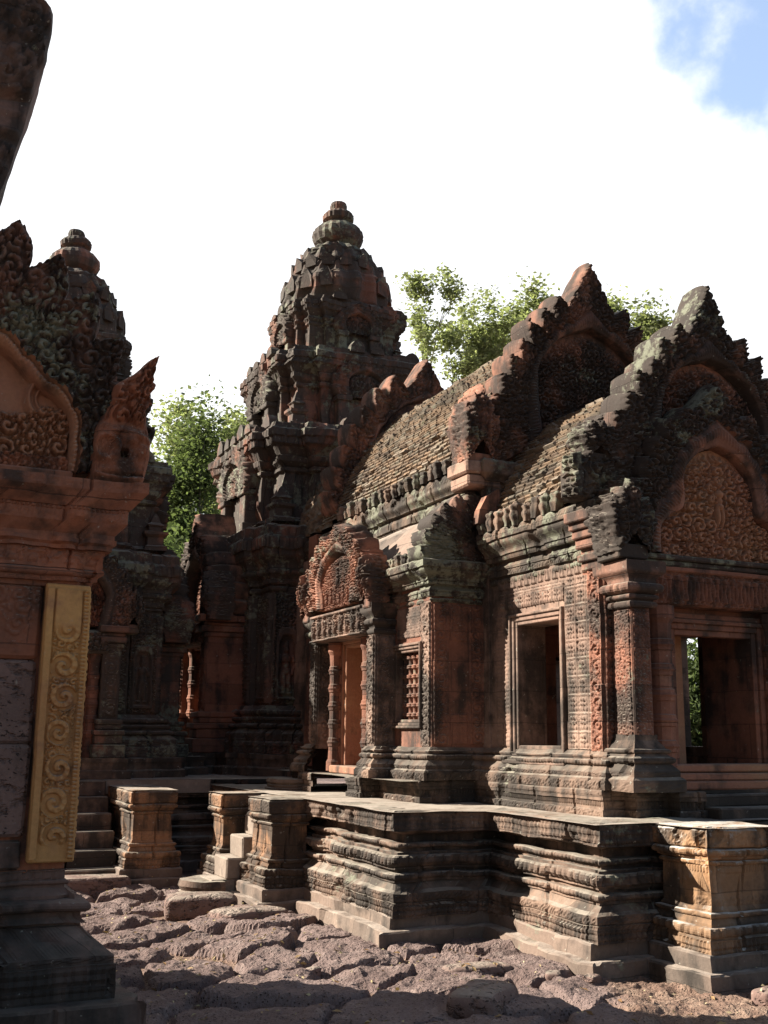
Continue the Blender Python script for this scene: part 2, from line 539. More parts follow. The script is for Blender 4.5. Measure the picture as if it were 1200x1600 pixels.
def stone(name, c1, c2, c3, pat=0.35, lich=0.3, pcol=(0.030, 0.026, 0.022), lcol=(0.17, 0.175, 0.125), joints=True,
          top=0.6, pits=0.0, bump=1.0, topcol=(0.30, 0.26, 0.21), bw=0.62, bh=0.29, band=None):
    m, t = new_mat(name)
    N = NT(t)
    pos = N.n('ShaderNodeNewGeometry').outputs['Position']
    nor = N.n('ShaderNodeNewGeometry').outputs['True Normal']
    sp = N.n('ShaderNodeSeparateXYZ', {0: pos})
    sn = N.n('ShaderNodeSeparateXYZ', {0: nor})
    big = N.noise(pos, 0.9, 4)
    mid = N.noise(pos, 4.5, 6, 0.6)
    fine = N.noise(pos, 38, 5, 0.65)
    col = N.mix(N.mr(big, 0.38, 0.62), c1, c2)
    col = N.mix(N.mr(mid, 0.52, 0.72, 0, 0.75), col, c3)
    jb = None
    if joints:
        wob = N.n('ShaderNodeVectorMath', {0: pos, 1: (1, 1, 1)}, operation='MULTIPLY').outputs[0]
        xy = N.math('ADD', N.math('ADD', sp.outputs[0], sp.outputs[1]), N.math('MULTIPLY', mid, 0.03))
        zz = N.math('ADD', sp.outputs[2], N.math('MULTIPLY', mid, 0.02))
        cv = N.n('ShaderNodeCombineXYZ', {0: xy, 1: zz, 2: 0.0}).outputs[0]
        br = N.n('ShaderNodeTexBrick', {'Vector': cv, 'Color1': (0.55, 0.55, 0.55, 1), 'Color2': (1.15, 1.1, 1.05, 1), 'Mortar': (0.8, 0.8, 0.8, 1),
                                        'Scale': 1.0, 'Mortar Size': 0.004, 'Mortar Smooth': 0.5, 'Bias': 0.1, 'Brick Width': bw, 'Row Height': bh})
        col = N.mix(0.75, col, br.outputs['Color'], 'MULTIPLY')
        jb = br.outputs['Fac']
    # dark weathering crust: broad patches broken up, running down as streaks
    st = N.n('ShaderNodeCombineXYZ', {0: N.math('MULTIPLY', sp.outputs[0], 5.0), 1: N.math('MULTIPLY', sp.outputs[1], 5.0), 2: N.math('MULTIPLY', sp.outputs[2], 0.8)}).outputs[0]
    streak = N.noise(st, 1.0, 4)
    blot = N.noise(pos, 2.3, 6, 0.62)
    p = N.math('ADD', N.math('MULTIPLY', big, 0.25), N.math('ADD', N.math('MULTIPLY', streak, 0.30), N.math('ADD', N.math('MULTIPLY', mid, 0.18), N.math('MULTIPLY', blot, 0.40))))
    th = 0.76 - 0.40 * pat
    pm = N.mr(p, th - 0.035, th + 0.075)
    col = N.mix(N.math('MULTIPLY', pm, 0.88), col, pcol)
    # lichen
    l = N.math('ADD', N.math('MULTIPLY', N.noise(pos, 1.7, 5, 0.62), 0.6), N.math('MULTIPLY', N.noise(pos, 13, 4, 0.7), 0.4))
    tl = 0.70 - 0.30 * lich
    up = N.mr(sn.outputs[2], 0.25, 0.9)
    l2 = N.math('ADD', l, N.math('MULTIPLY', up, 0.06 * top))
    col = N.mix(N.math('MULTIPLY', N.mr(l2, tl - 0.02, tl + 0.05), 0.85), col, lcol)
    sm = N.noise(pos, 24, 3)
    col = N.mix(N.mr(sm, 0.68, 0.73, 0, 0.5 if lich > 0.1 else 0.15), col, (0.36, 0.35, 0.29))
    # dust and wear on upward faces; for the footing, tops painted as sunlit
    col = N.mix(N.math('MULTIPLY', N.mr(sn.outputs[2], 0.6, 0.95), N.mr(N.math('ADD', mid, N.math('MULTIPLY', fine, .3)), 0.45, 0.75, 0, top)), col, topcol)
    col = N.mix(N.mr(fine, 0.3, 0.7, 0.0, 0.35), col, N.mix(1.0, col, (0.55, 0.55, 0.56), 'MULTIPLY'))
    hgt = N.math('ADD', N.math('MULTIPLY', fine, 0.55), N.math('MULTIPLY', mid, 1.1))
    if pits:
        st2 = N.n('ShaderNodeVectorMath', {0: pos, 1: (1, 1, 1.7)}, operation='MULTIPLY').outputs[0]
        pa = N.noise(st2, 34, 2, 0.5, 0.2)
        pb = N.noise(st2, 9, 3, 0.6)
        pm2 = N.math('MULTIPLY', N.mr(N.math('ADD', pa, N.math('MULTIPLY', mid, .25)), 0.83, 0.76), N.mr(pb, 0.70, 0.50, .2, 1.0))
        hgt = N.math('ADD', hgt, N.math('MULTIPLY', pm2, pits))
        col = N.mix(N.mr(pm2, 0.0, 0.9, 0.7, 0.0), col, (0.02, 0.016, 0.014))
    if jb is not None:
        hgt = N.math('SUBTRACT', hgt, N.math('MULTIPLY', jb, 0.9))
        col = N.mix(N.math('MULTIPLY', jb, 0.35), col, (0.03, 0.025, 0.02))
    bp = N.n('ShaderNodeBump', {'Height': hgt, 'Strength': 0.75 * bump, 'Distance': 0.012})
    bs = N.n('ShaderNodeBsdfPrincipled', {'Base Color': col, 'Roughness': 0.9, 'Specular IOR Level': 0.25, 'Normal': bp.outputs[0]})
    N.n('ShaderNodeOutputMaterial', {0: bs.outputs[0]})
    return m
M_red = stone('red_sandstone', (0.26, 0.112, 0.07), (0.19, 0.088, 0.06), (0.31, 0.165, 0.11), pat=0.46, lich=0.16)
M_wall = stone('worn_sandstone', (0.285, 0.18, 0.135), (0.20, 0.14, 0.11), (0.37, 0.26, 0.20), pat=0.52, lich=0.26)
M_ped = stone('carved_sandstone', (0.29, 0.135, 0.088), (0.18, 0.10, 0.074), (0.35, 0.20, 0.135), pat=0.58, lich=0.34)
M_pedd = stone('crusted_sandstone', (0.21, 0.115, 0.085), (0.13, 0.092, 0.072), (0.28, 0.19, 0.14), pat=0.72, lich=0.50)
M_tym = stone('orange_sandstone', (0.33, 0.17, 0.095), (0.27, 0.125, 0.08), (0.36, 0.21, 0.12), pat=0.36, lich=0.16, joints=False)
M_corn = stone('mossy_sandstone', (0.19, 0.125, 0.09), (0.13, 0.10, 0.075), (0.27, 0.19, 0.14), pat=0.58, lich=0.58)
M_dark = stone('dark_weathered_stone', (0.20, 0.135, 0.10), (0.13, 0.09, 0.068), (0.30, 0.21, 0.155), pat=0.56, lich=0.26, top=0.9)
M_pier = stone('pedestal_stone', (0.30, 0.165, 0.09), (0.21, 0.125, 0.08), (0.36, 0.23, 0.14), pat=0.62, lich=0.24, top=0.9)
M_pale = stone('pale_lichen_stone', (0.33, 0.19, 0.10), (0.24, 0.15, 0.09), (0.38, 0.28, 0.20), pat=0.50, lich=0.38, lcol=(0.42, 0.39, 0.35), top=1.0, topcol=(0.5, 0.47, 0.42))
M_tower = stone('tower_stone', (0.215, 0.098, 0.066), (0.14, 0.092, 0.07), (0.26, 0.15, 0.105), pat=0.66, lich=0.50, pcol=(0.05, 0.044, 0.037))
M_yel = stone('ochre_sandstone', (0.50, 0.275, 0.10), (0.42, 0.215, 0.085), (0.30, 0.15, 0.085), pat=0.36, lich=0.03, joints=False)
M_lat = stone('laterite', (0.19, 0.12, 0.098), (0.14, 0.092, 0.076), (0.25, 0.17, 0.14), pat=0.34, lich=0.12, joints=False, pits=2.2, bump=1.3, top=.6)
M_lib = stone('shaded_red_stone', (0.30, 0.118, 0.066), (0.21, 0.092, 0.057), (0.33, 0.155, 0.09), pat=0.48, lich=0.12, bw=0.8, bh=0.42)
M_libd = stone('dark_base_stone', (0.16, 0.10, 0.08), (0.11, 0.08, 0.066), (0.21, 0.135, 0.105), pat=0.52, lich=0.15, top=0.25)
M_floor = stone('terrace_floor_stone', (0.25, 0.195, 0.155), (0.19, 0.15, 0.12), (0.33, 0.265, 0.21), pat=0.36, lich=0.2, joints=False, top=1.0, topcol=(0.36, 0.305, 0.25))
M_foot = stone('footing_stone', (0.20, 0.145, 0.115), (0.14, 0.11, 0.09), (0.28, 0.21, 0.165), pat=0.42, lich=0.25, top=1.0, topcol=(0.34, 0.28, 0.23), bw=.8, bh=.6)  # bright topcol paints sunlight onto the tops, sides kept darker
def brick_mat():
    m, t = new_mat('roof_brick')
    N = NT(t)
    pos = N.n('ShaderNodeNewGeometry').outputs['Position']
    rnd = N.n('ShaderNodeAttribute', attribute_name='rnd').outputs['Fac']
    cr = N.n('ShaderNodeValToRGB', {0: rnd})
    e = cr.color_ramp.elements
    e[0].position, e[0].color = 0.0, (0.07, 0.05, 0.04, 1)
    e[1].position, e[1].color = 1.0, (0.235, 0.18, 0.135, 1)
    for p, c in ((0.3, (0.15, 0.105, 0.07, 1)), (0.55, (0.22, 0.145, 0.09, 1)), (0.8, (0.16, 0.135, 0.10, 1))):
        q = e.new(p); q.color = c
    big, mid, fine = N.noise(pos, 1.1, 4), N.noise(pos, 6, 6, .65), N.noise(pos, 45, 4)
    col = N.mix(N.mr(N.math('ADD', N.math('MULTIPLY', big, .6), N.math('MULTIPLY', mid, .4)), .46, .62, 0, .8), cr.outputs[0], (0.045, 0.038, 0.03))
    col = N.mix(N.mr(mid, .58, .7, 0, .6), col, (0.20, 0.20, 0.13))
    col = N.mix(N.mr(fine, .3, .7, 0, .4), col, N.mix(1.0, col, (.5, .5, .5), 'MULTIPLY'))
    bp = N.n('ShaderNodeBump', {'Height': N.math('ADD', fine, mid), 'Strength': 0.6, 'Distance': 0.012})
    bs = N.n('ShaderNodeBsdfPrincipled', {'Base Color': col, 'Roughness': 0.92, 'Specular IOR Level': 0.2, 'Normal': bp.outputs[0]})
    N.n('ShaderNodeOutputMaterial', {0: bs.outputs[0]})
    return m
M_brick = brick_mat()
def ground_mat():
    m, t = new_mat('laterite_ground')
    N = NT(t)
    pos = N.n('ShaderNodeNewGeometry').outputs['Position']
    rnd = N.n('ShaderNodeAttribute', attribute_name='rnd').outputs['Fac']   # 1 on stone, 0 in the gaps
    big, mid, fine = N.noise(pos, 0.8, 4), N.noise(pos, 7, 6, .65), N.noise(pos, 60, 5, .7)
    st = N.mix(N.mr(big, .4, .62), (0.165, 0.115, 0.102), (0.225, 0.162, 0.145))
    st = N.mix(N.mr(mid, .5, .7, 0, .7), st, (0.315, 0.245, 0.215))
    so = N.mix(N.mr(mid, .4, .65), (0.19, 0.12, 0.09), (0.31, 0.215, 0.16))
    col = N.mix(N.mr(rnd, .15, .5), so, st)
    vo = N.n('ShaderNodeTexVoronoi', {'Vector': pos, 'Scale': 42.0}).outputs['Distance']
    pit = N.mr(N.math('SUBTRACT', vo, N.math('MULTIPLY', mid, .3)), -.05, .2)
    col = N.mix(N.mr(pit, 0, .7, .55, 0), col, (0.05, 0.035, 0.03))
    col = N.mix(N.mr(fine, .3, .7, 0, .5), col, N.mix(1.0, col, (.5, .48, .46), 'MULTIPLY'))
    h = N.math('ADD', N.math('ADD', N.math('MULTIPLY', fine, .8), N.math('MULTIPLY', mid, 1.4)), N.math('MULTIPLY', pit, .7))
    bp = N.n('ShaderNodeBump', {'Height': h, 'Strength': 1.0, 'Distance': 0.022})
    bs = N.n('ShaderNodeBsdfPrincipled', {'Base Color': col, 'Roughness': 0.95, 'Specular IOR Level': 0.2, 'Normal': bp.outputs[0]})
    N.n('ShaderNodeOutputMaterial', {0: bs.outputs[0]})
    return m
M_ground = ground_mat()
def leaf_mat(name, a, b, trans=0.45):
    m, t = new_mat(name)
    N = NT(t)
    rnd = N.n('ShaderNodeAttribute', attribute_name='rnd').outputs['Fac']
    col = N.mix(rnd, a, b)
    d = N.n('ShaderNodeBsdfDiffuse', {'Color': col})
    tr = N.n('ShaderNodeBsdfTranslucent', {'Color': N.mix(1.0, col, (1.15, 1.25, 0.75), 'MULTIPLY')})
    mx = N.n('ShaderNodeMixShader', {0: trans, 1: d.outputs[0], 2: tr.outputs[0]})
    N.n('ShaderNodeOutputMaterial', {0: mx.outputs[0]})
    return m
M_leafd = leaf_mat('dark_leaves', (0.05, 0.07, 0.035), (0.14, 0.17, 0.075), .45)
M_leafl = leaf_mat('pale_leaves', (0.15, 0.17, 0.09), (0.33, 0.35, 0.20), .55)
def bark_mat():
    m, t = new_mat('bark')
    N = NT(t)
    pos = N.n('ShaderNodeNewGeometry').outputs['Position']
    n1 = N.noise(pos, 5, 5)
    bs = N.n('ShaderNodeBsdfPrincipled', {'Base Color': N.mix(n1, (0.10, 0.085, 0.07), (0.24, 0.21, 0.18)), 'Roughness': 0.9})
    N.n('ShaderNodeOutputMaterial', {0: bs.outputs[0]})
    return m
M_bark = bark_mat()

# ------------------------------------------------------------------ carved pieces shared by the buildings
def resample(pts, n):
    p = np.array(pts, float)
    # smooth the polyline with Catmull-Rom before resampling
    q = np.concatenate([[2 * p[0] - p[1]], p, [2 * p[-1] - p[-2]]])
    out = []
    for i in range(1, len(q) - 2):
        t = np.linspace(0, 1, 16, endpoint=False)[:, None]
        a, b, c, d = q[i - 1], q[i], q[i + 1], q[i + 2]
        out.append(0.5 * ((2 * b) + (-a + c) * t + (2 * a - 5 * b + 4 * c - d) * t ** 2 + (-a + 3 * b - 3 * c + d) * t ** 3))
    out = np.concatenate(out + [p[-1:]])
    L = np.concatenate([[0], np.cumsum(np.linalg.norm(np.diff(out, axis=0), axis=1))])
    s = np.linspace(0, L[-1], n)
    return np.stack([np.interp(s, L, out[:, 0]), np.interp(s, L, out[:, 1])], 1)
def full_curve(half, n):
    r = resample(half, n)
    l = r[::-1] * np.array([-1, 1])
    return np.concatenate([r[::-1][::-1] * np.array([-1, 1]), r[::-1][1:]])     # left bottom -> apex -> right bottom
def pediment(parent, mk, inner, outer, z0, teeth=7, amp=0.12, apex=0.25, thick=0.22, res=0.016, mat=None, tmat=None, band=0.26,
             seed=0, recess=0.07, fig=None, cell=0.11, tym=True, apex_w=0.16, damage=0.0, bmat=None):
    """flame-edged fronton: plate with leaf teeth, raised naga band and a carved tympanum. inner/outer: half curves (u,z) from foot to apex"""
    ns = int(2.2 * np.linalg.norm(np.diff(np.array(outer), axis=0), axis=1).sum() / res)
    hi = max(20, ns // 2)
    I, Oc = full_curve(inner, hi), full_curve(outer, hi)
    n = len(I)
    s = np.linspace(-1, 1, n)
    x = 1 - np.abs(s)                      # 0 at feet, 1 at apex
    tang = np.gradient(Oc, axis=0)
    tang /= np.linalg.norm(tang, axis=1)[:, None] + 1e-9
    nor = np.stack([-tang[:, 1], tang[:, 0]], 1)
    nor[:, 0] *= 1
    xa = 1 - apex_w
    f = np.clip(x / xa, 0, 0.9999) * teeth
    k = np.floor(f)
    f = f - k
    hh = h3(k, np.sign(s) + 5, seed, 9)
    shape = np.where(f < .68, np.sqrt(np.clip(1 - (1 - np.clip(f / 0.68, 0, 1)) ** 2, 0, 1)) * (.75 + .5 * f), 1.09 * np.clip((1 - f) / .32, 0, 1) ** 1.3)
    T = amp * shape * (0.8 + 0.4 * hh) * (1 - damage * (hh > 0.75))
    ap = np.clip((x - xa) / apex_w, 0, 1)
    apx = apex * (np.clip(ap, 0, 1) ** 1.25)
    D = nor * 0.55 + np.array([0, 0.45])
    D[:, 0] += np.sign(s) * 0.25
    OT = Oc + D * np.where(x < xa, T, 0)[:, None] + np.stack([0 * s, np.where(x >= xa, apx + amp * .25, 0)], 1)
    m = max(10, int(np.linalg.norm(OT - I, axis=1).mean() / res))
    t = np.linspace(0, 1, m)[:, None, None]
    G = I[None] * (1 - t) + OT[None] * t
    u, z = G[..., 0], G[..., 1]
    tt = t[..., 0] * np.ones(n)[None]
    bandm = sstep(0, .03, tt) * sstep(band, band - .04, tt)
    prof_b = np.sin(np.pi * np.clip(tt / band, 0, 1)) * 0.7 + 0.3
    bead = 0.5 + 0.5 * np.cos(2 * np.pi * np.arange(n) * res * 1.1 / 0.05)[None]
    lf = (tt - band) / (1 - band)
    leafw = np.abs(f - 0.5)[None] * 2
    # one raised spine and lobed veins for every flame leaf, foliage between
    veins = 0.5 + 0.5 * np.cos(26 * lf * (1.0) + 5 * leafw)
    leaf = sstep(1.0, .72, leafw) * (0.5 + 0.5 * sstep(.3, .6, veins)) * (.6 + .4 * (leafw < .18))
    fol = scroll(u + 3 + seed, z, cell, seed, 1.3)
    H = bandm * (0.055 * prof_b + 0.014 * bead * (np.abs(tt / band - .5) < .2)) + (1 - bandm) * (tt >= band) * (0.035 * leaf + 0.055 * fol + 0.015)
    H = H * sstep(1.0, .96, tt) - 0.02 * sstep(.93, 1.0, tt)
    H[0] = -recess - 0.02
    mb = mk()
    kb = int(np.searchsorted(t[:, 0, 0], band)) if bmat is not None else 0
    PP = mb.pts(u, H, z)
    mb.grid(PP[kb:], True)
    back = np.linspace(0, 1, 7)[:, None]
    mb.grid(mb.pts(OT[None, :, 0] - 0 * back, -thick * back - 0.02, OT[None, :, 1] + 0.02 * np.sin(np.pi * back)), False)
    ib = np.linspace(0, 1, 3)[:, None]
    Gb = I[None] * (1 - ib[..., None]) + OT[None] * ib[..., None]
    mb.grid(mb.pts(Gb[..., 0], -thick - 0.02, Gb[..., 1]), False)
    bt = np.stack([np.array([I[:, 0], np.full(n, z0)]).T, I])
    mb.grid(mb.pts(bt[..., 0], -thick - 0.019, bt[..., 1]), False)
    for sd in (0, -1):                     # close the feet
        a, b = I[sd], OT[sd]
        mb.grid(mb.pts(np.array([[a[0], b[0]], [a[0], b[0]]]), np.array([[0.0, 0.0], [-thick - .02] * 2]), np.array([[a[1], b[1]]] * 2)), False)
    pd = mb.build('pediment', mat, parent, warp=0.012, wf=5, seed=seed)
    if bmat is not None:
        mq = mk(); mq.grid(PP[:kb + 1], True); mq.build('arch_band', bmat, pd, warp=0.012, wf=5, seed=seed)
    if tym:
        mt = mk()
        m2 = max(10, int((I[:, 1].max() - z0) / res))
        t = np.linspace(0, 1, m2)[:, None]
        u = np.broadcast_to(I[None, :, 0], (m2, n))
        z = z0 + (I[None, :, 1] - z0) * t
        H = 0.075 * scroll(u + 7, z, cell, seed + 3, 1.4) + 0.012 * fbm(np.stack([u, z, 0 * u], -1).reshape(-1, 3), 9, seed).reshape(u.shape)
        H = H * sstep(1.0, .86, t)
        for cu, cz, fh in (fig or ()):
            fg = figure_h(u - cu, z - cz, fh)
            H = np.maximum(H * (1 - (fg > 0) * .8), 0.10 * fg)
        mt.grid(mt.pts(u, -recess + H, z), True)
        mt.build('tympanum', tmat or mat, pd, warp=0.006, wf=6, seed=seed + 1)
    return pd
def naga_end(mk, parent, u, z, w, h, thick, mat, lobes=5, name='naga_end', seed=0, w0=0.0, lean=0.0):
    """fan of hooded serpent heads closing the foot of a fronton"""
    o = np.array([(-.36, 0), (-.40, .2), (-.50, .42), (-.55, .50), (-.49, .54), (-.50, .68), (-.40, .70), (-.38, .86), (-.26, .84), (-.2, .98), (-.1, .95), (0, 1.12), (.1, .95), (.2, .98), (.26, .84), (.38, .86),
                  (.40, .70), (.50, .68), (.49, .54), (.55, .50), (.50, .42), (.40, .2), (.36, 0)]) * np.array([w, h])
    o[:, 0] += lean * np.clip(o[:, 1] / h - .3, 0, 1)
    L = np.concatenate([[0], np.cumsum(np.linalg.norm(np.diff(o, axis=0), axis=1))])
    n = 150
    s_ = np.linspace(0, L[-1], n)
    ou, oz = np.interp(s_, L, o[:, 0]), np.interp(s_, L, o[:, 1])
    m = 34
    t = np.linspace(0.02, 1, m)[:, None]
    U, Z = u + ou[None] * t, z + h * .3 + (oz[None] - h * .3) * t
    x = (U - u) / w
    y = (Z - z) / h
    heads = .5 + .5 * np.cos(2 * np.pi * x * lobes * .9 * (1.25 - .45 * y))
    H = 0.05 * np.sqrt(np.clip(1 - t ** 6, 0, 1)) + 0.045 * heads * sstep(.2, .4, y) * sstep(1.0, .93, t) + 0.035 * scroll(U, Z, 0.10, seed)
    mb = mk()
    mb.grid(mb.pts(U, w0 + H, Z), True)
    k = max(5, int(thick / .02))
    b = np.linspace(0, 1, k)[:, None]
    sc = 0.03 * scroll(b * thick + 0 * oz[None], Z[-1:] + 0 * b + ou[None] * .3, .09, seed + 2) * np.sin(np.pi * np.clip(b * 1.02, 0, 1))
    sgn = np.sign(ou)[None]
    mb.grid(mb.pts(U[-1:] + sgn * sc, w0 + H[-1:] - (thick + .04) * b, Z[-1:] + 0 * b), True)
    mb.grid(mb.pts(U[::5], w0 - thick, Z[::5]), False)
    mb.box(u - w * .34, u + w * .34, w0 - thick, w0 + .03, z - .05, z + .12 * h, .01)
    return mb.build(name, mat, parent, warp=0.018, wf=5, seed=seed)
def lotus_mesh(r=0.072, h=0.2, mat=None):
    mb = MB()
    pr = [(0.7 * r, -.02), (0.72 * r, .10 * h), (.92 * r, .28 * h), (.95 * r, .45 * h), (.78 * r, .60 * h), (.80 * r, .66 * h), (1.0 * r, .80 * h), (.86 * r, .90 * h), (.45 * r, .95 * h), (.3 * r, 1.04 * h), (0.01, 1.06 * h)]
    mb.lathe(0, 0, pr, 24, 6, 0.10)
    o = mb.build('lotus_bud', mat, None, warp=0.006, wf=14)
    me = o.data
    bpy.data.objects.remove(o)
    return me
LOTUS = lotus_mesh(mat=M_corn)
def lotus_row(parent, p0, p1, n, sc=1.0, seed=0):
    r = random.Random(seed)
    pw = parent_world(parent)
    for i in range(n):
        t = (i + 0.5) / n
        p = np.array(p0) * (1 - t) + np.array(p1) * t
        o = bpy.data.objects.new('lotus_bud', LOTUS)
        COL.objects.link(o)
        o.parent = parent
        o.location = p - pw + np.array([r.uniform(-.01, .01), r.uniform(-.012, .012), r.uniform(-.012, .006)])
        k = sc * r.uniform(.88, 1.08)
        o.scale = (k, k, k * r.uniform(.8, 1.05))
        o.rotation_euler = (r.uniform(-.12, .12), r.uniform(-.12, .12), r.uniform(0, 6))
def baluster_prof(h, r):
    L = [(r * .55, 0)]
    nb = 7
    for i in range(nb):
        z = h * i / nb
        d = h / nb
        L += [(r * .62, z + .05 * d), (r * .62, z + .3 * d), (r * .95, z + .36 * d), (r * 1.0, z + .45 * d), (r * .78, z + .5 * d), (r * 1.0, z + .57 * d), (r * .9, z + .68 * d), (r * .62, z + .74 * d), (r * .6, z + .98 * d)]
    return L + [(r * .55, h)]
def octo_colonnette(mk, parent, u, w, z0, z1, r, mat):
    mb = mk()
    h = z1 - z0
    L = [(r * 1.25, z0), (r * 1.25, z0 + .07 * h), (r, z0 + .09 * h)]
    for f in (.22, .36, .5, .64, .78):
        zc = z0 + f * h
        L += [(r * .93, zc - .035 * h), (r * 1.05, zc - .03 * h), (r * 1.08, zc - .012 * h), (r * 1.22, zc), (r * 1.08, zc + .012 * h), (r * 1.05, zc + .03 * h), (r * .93, zc + .035 * h)]
    L += [(r, z0 + .9 * h), (r * 1.25, z0 + .93 * h), (r * 1.25, z1)]
    mb.lathe(u, w, L, 16, 8, .02, smooth=False)
    return mb.build('colonnette', mat, parent, warp=.004, wf=8)
def vault(mb, cx, half, y0, y1, z0, brick=(0.15, 0.050), jit=0.022, res=0.011, seed=0, side=-1):
    """one side of a corbelled brick vault running along y; half: profile (dist from axis, dz) from eave to ridge"""
    r = resample(half, max(20, int(np.linalg.norm(np.diff(np.array(half), axis=0), axis=1).sum() / res)))
    tg = np.gradient(r, axis=0); tg /= np.linalg.norm(tg, axis=1)[:, None]
    nr = np.stack([tg[:, 1], -tg[:, 0]], 1)
    L = np.concatenate([[0], np.cumsum(np.linalg.norm(np.diff(r, axis=0), axis=1))])
    ny = int((y1 - y0) / res)
    Y = np.linspace(y0, y1, ny)[None, :]
    S = L[:, None]
    Pn = np.stack([S + 0 * Y, Y + 0 * S, 0 * S * Y], -1).reshape(-1, 3)
    wob = (fbm(Pn, 2.2, seed, 2).reshape(len(L), ny) - .5) * 0.05
    row = np.floor((S + wob) / brick[1])
    ln = brick[0] * (0.8 + 0.5 * h3(row, 0, 0, seed))
    col = np.floor(Y / ln + h3(row, 1, 0, seed) * 5)
    fr = ((S + wob) / brick[1]) % 1.0
    fc = (Y / ln + h3(row, 1, 0, seed) * 5) % 1.0
    rd = h3(row, col, 2, seed)
    gap = (np.minimum(fc, 1 - fc) * ln < 0.009) | (np.minimum(fr, 1 - fr) * brick[1] < 0.007)
    low = fbm(Pn, 1.3, seed + 4, 3).reshape(len(L), ny)
    H = jit * (rd - .3) + 0.014 * (1 - fr) - np.where(gap, 0.022, 0.0) + 0.03 * (low - .5) + np.where(rd > .93, .02, 0) - np.where(rd < .06, .03, 0)
    D = r[:, 0][:, None] + nr[:, 0][:, None] * H
    Z = z0 + r[:, 1][:, None] + nr[:, 1][:, None] * H
    X = cx + side * D
    mb.grid(np.stack([X, np.broadcast_to(Y, X.shape), Z], -1), False, np.clip(rd * .9 + .05, 0, 1))

# ================================================================== GROUND
def build_ground():
    # one sheet to the horizon, finely modelled where the paving lies in front of the terrace
    xs = np.concatenate([np.linspace(-400, -4, 16), np.arange(-3.5, 0.3, 0.25), np.arange(0.3, 7.2, 0.022), np.arange(7.4, 10, 0.3), np.linspace(11, 500, 16)])
    ys = np.concatenate([np.linspace(-120, 3, 12), np.arange(3.4, 4.6, 0.15), np.arange(4.6, 13.4, 0.024), np.arange(13.6, 26, 0.5), np.linspace(28, 600, 20)])
    X, Y = np.meshgrid(xs, ys)
    P = np.stack([X, Y, 0 * X], -1).reshape(-1, 3)
    wx = (fbm(P, 2.0, 3, 3) - .5) * 0.38
    wy = (fbm(P, 2.0, 9, 3) - .5) * 0.38
    fx, fy = P[:, 0] + wx, P[:, 1] + wy
    # irregular worn slabs: stretched jittered cells
    a = (fx * 0.9 + fy * 0.42) / 0.80
    b = (fy * 0.9 - fx * 0.42) / 0.52
    gi, gj = np.floor(a), np.floor(b)
    d1 = np.full(a.shape, 9.0); d2 = np.full(a.shape, 9.0); cid = np.zeros(a.shape)
    ti = np.zeros(a.shape); tj = np.zeros(a.shape)
    for i in (-1, 0, 1):
        for j in (-1, 0, 1):
            u, v = gi + i, gj + j
            cx = u + .5 + .85 * (h3(u, v, 1, 2) - .5); cy = v + .5 + .85 * (h3(u, v, 2, 2) - .5)
            dx, dy = a - cx, b - cy
            d = np.sqrt(dx * dx + dy * dy)
            nr = d < d1
            d2 = np.where(nr, d1, np.minimum(d2, d))
            d1 = np.where(nr, d, d1)
            cid = np.where(nr, h3(u, v, 3, 2), cid)
            ti, tj = np.where(nr, dx, ti), np.where(nr, dy, tj)
    e = d2 - d1
    stone_m = sstep(0.012, 0.10, e)
    missing = cid > 0.93
    dome = sstep(0.0, .16, e) * 0.060 + np.sqrt(np.clip(e / 0.8, 0, 1)) * 0.022
    tilt = ti * (h3(cid * 997, 1, 0) - .5) * 0.06 + tj * (h3(cid * 997, 2, 0) - .5) * 0.07
    e = e + (fbm(P, 9, 41, 3) - .5) * .16
    und = (fbm(P, 5, 21, 4) - .5) * 0.048 + (fbm(P, 17, 25, 3) - .5) * 0.020
    Z = np.where(missing, 0.0, stone_m * (dome + (cid - .5) * 0.055 + tilt + und * 1.1)) + und * 0.5 - 0.06
    grav = sstep(3.9, 4.8, P[:, 0] - 0.45 * (P[:, 1] - 6.0)) * sstep(6.9, 6.2, P[:, 1] - .15 * P[:, 0] + .6)    # earth and gravel at the corner
    Z = Z * (1 - grav) + grav * ((fbm(P, 9, 31, 4) - .5) * 0.09 - 0.03)
    stone_a = np.where(missing, 0.15, stone_m) * (1 - grav)
    far = (P[:, 0] < -.2) | (P[:, 0] > 7.3) | (P[:, 1] < 4.0) | (P[:, 1] > 13.6)
    Z = np.where(far, -0.05, Z)
    P[:, 2] = Z
    mb = MB()
    mb.grid(P.reshape(X.shape + (3,)), False, np.clip(stone_a, 0.001, 1))
    o = mb.build('ground', M_ground)
    o['kind'] = 'structure'
build_ground()

# ================================================================== TERRACE
PF_TER = prof(0.0, 0.19, ('V', .11, .014, .09, 'dia'), ('h', -.012), ('v', .012), ('h', .012), ('V', .055, .010, .05, 'fol'), ('s', -.04, .02), ('s', -.05, .05),
              ('h', .02), ('v', .02), ('r', .045, .03, .014, .045), ('h', -.05), ('v', .025), ('h', .035), ('v', .018), ('r', .085, .035, .03, .075), ('h', -.02), ('v', .02), ('h', -.05),
              ('v', .03), ('h', .02), ('r', .04, .028, .014, .05), ('h', -.08), ('v', .055), ('s', .12, .03), ('v', .008), ('h', .055), ('V', .135, .012, .11, 'dia'), ('s', -.02, .015), ('h', -.25))
def zfit(pf, z0, z1):
    a, b = pf[0][1], max(q[1] for q in pf)
    return [(q[0], z0 + (q[1] - a) * (z1 - z0) / (b - a)) + tuple(q[2:]) for q in pf]
PF_TER = zfit(PF_TER, .19, 1.0)
ter = thing('stone_terrace', 'long dark moulded stone terrace with stepped corners that carries the hall and the towers', 'terrace', (6, 10, 0))
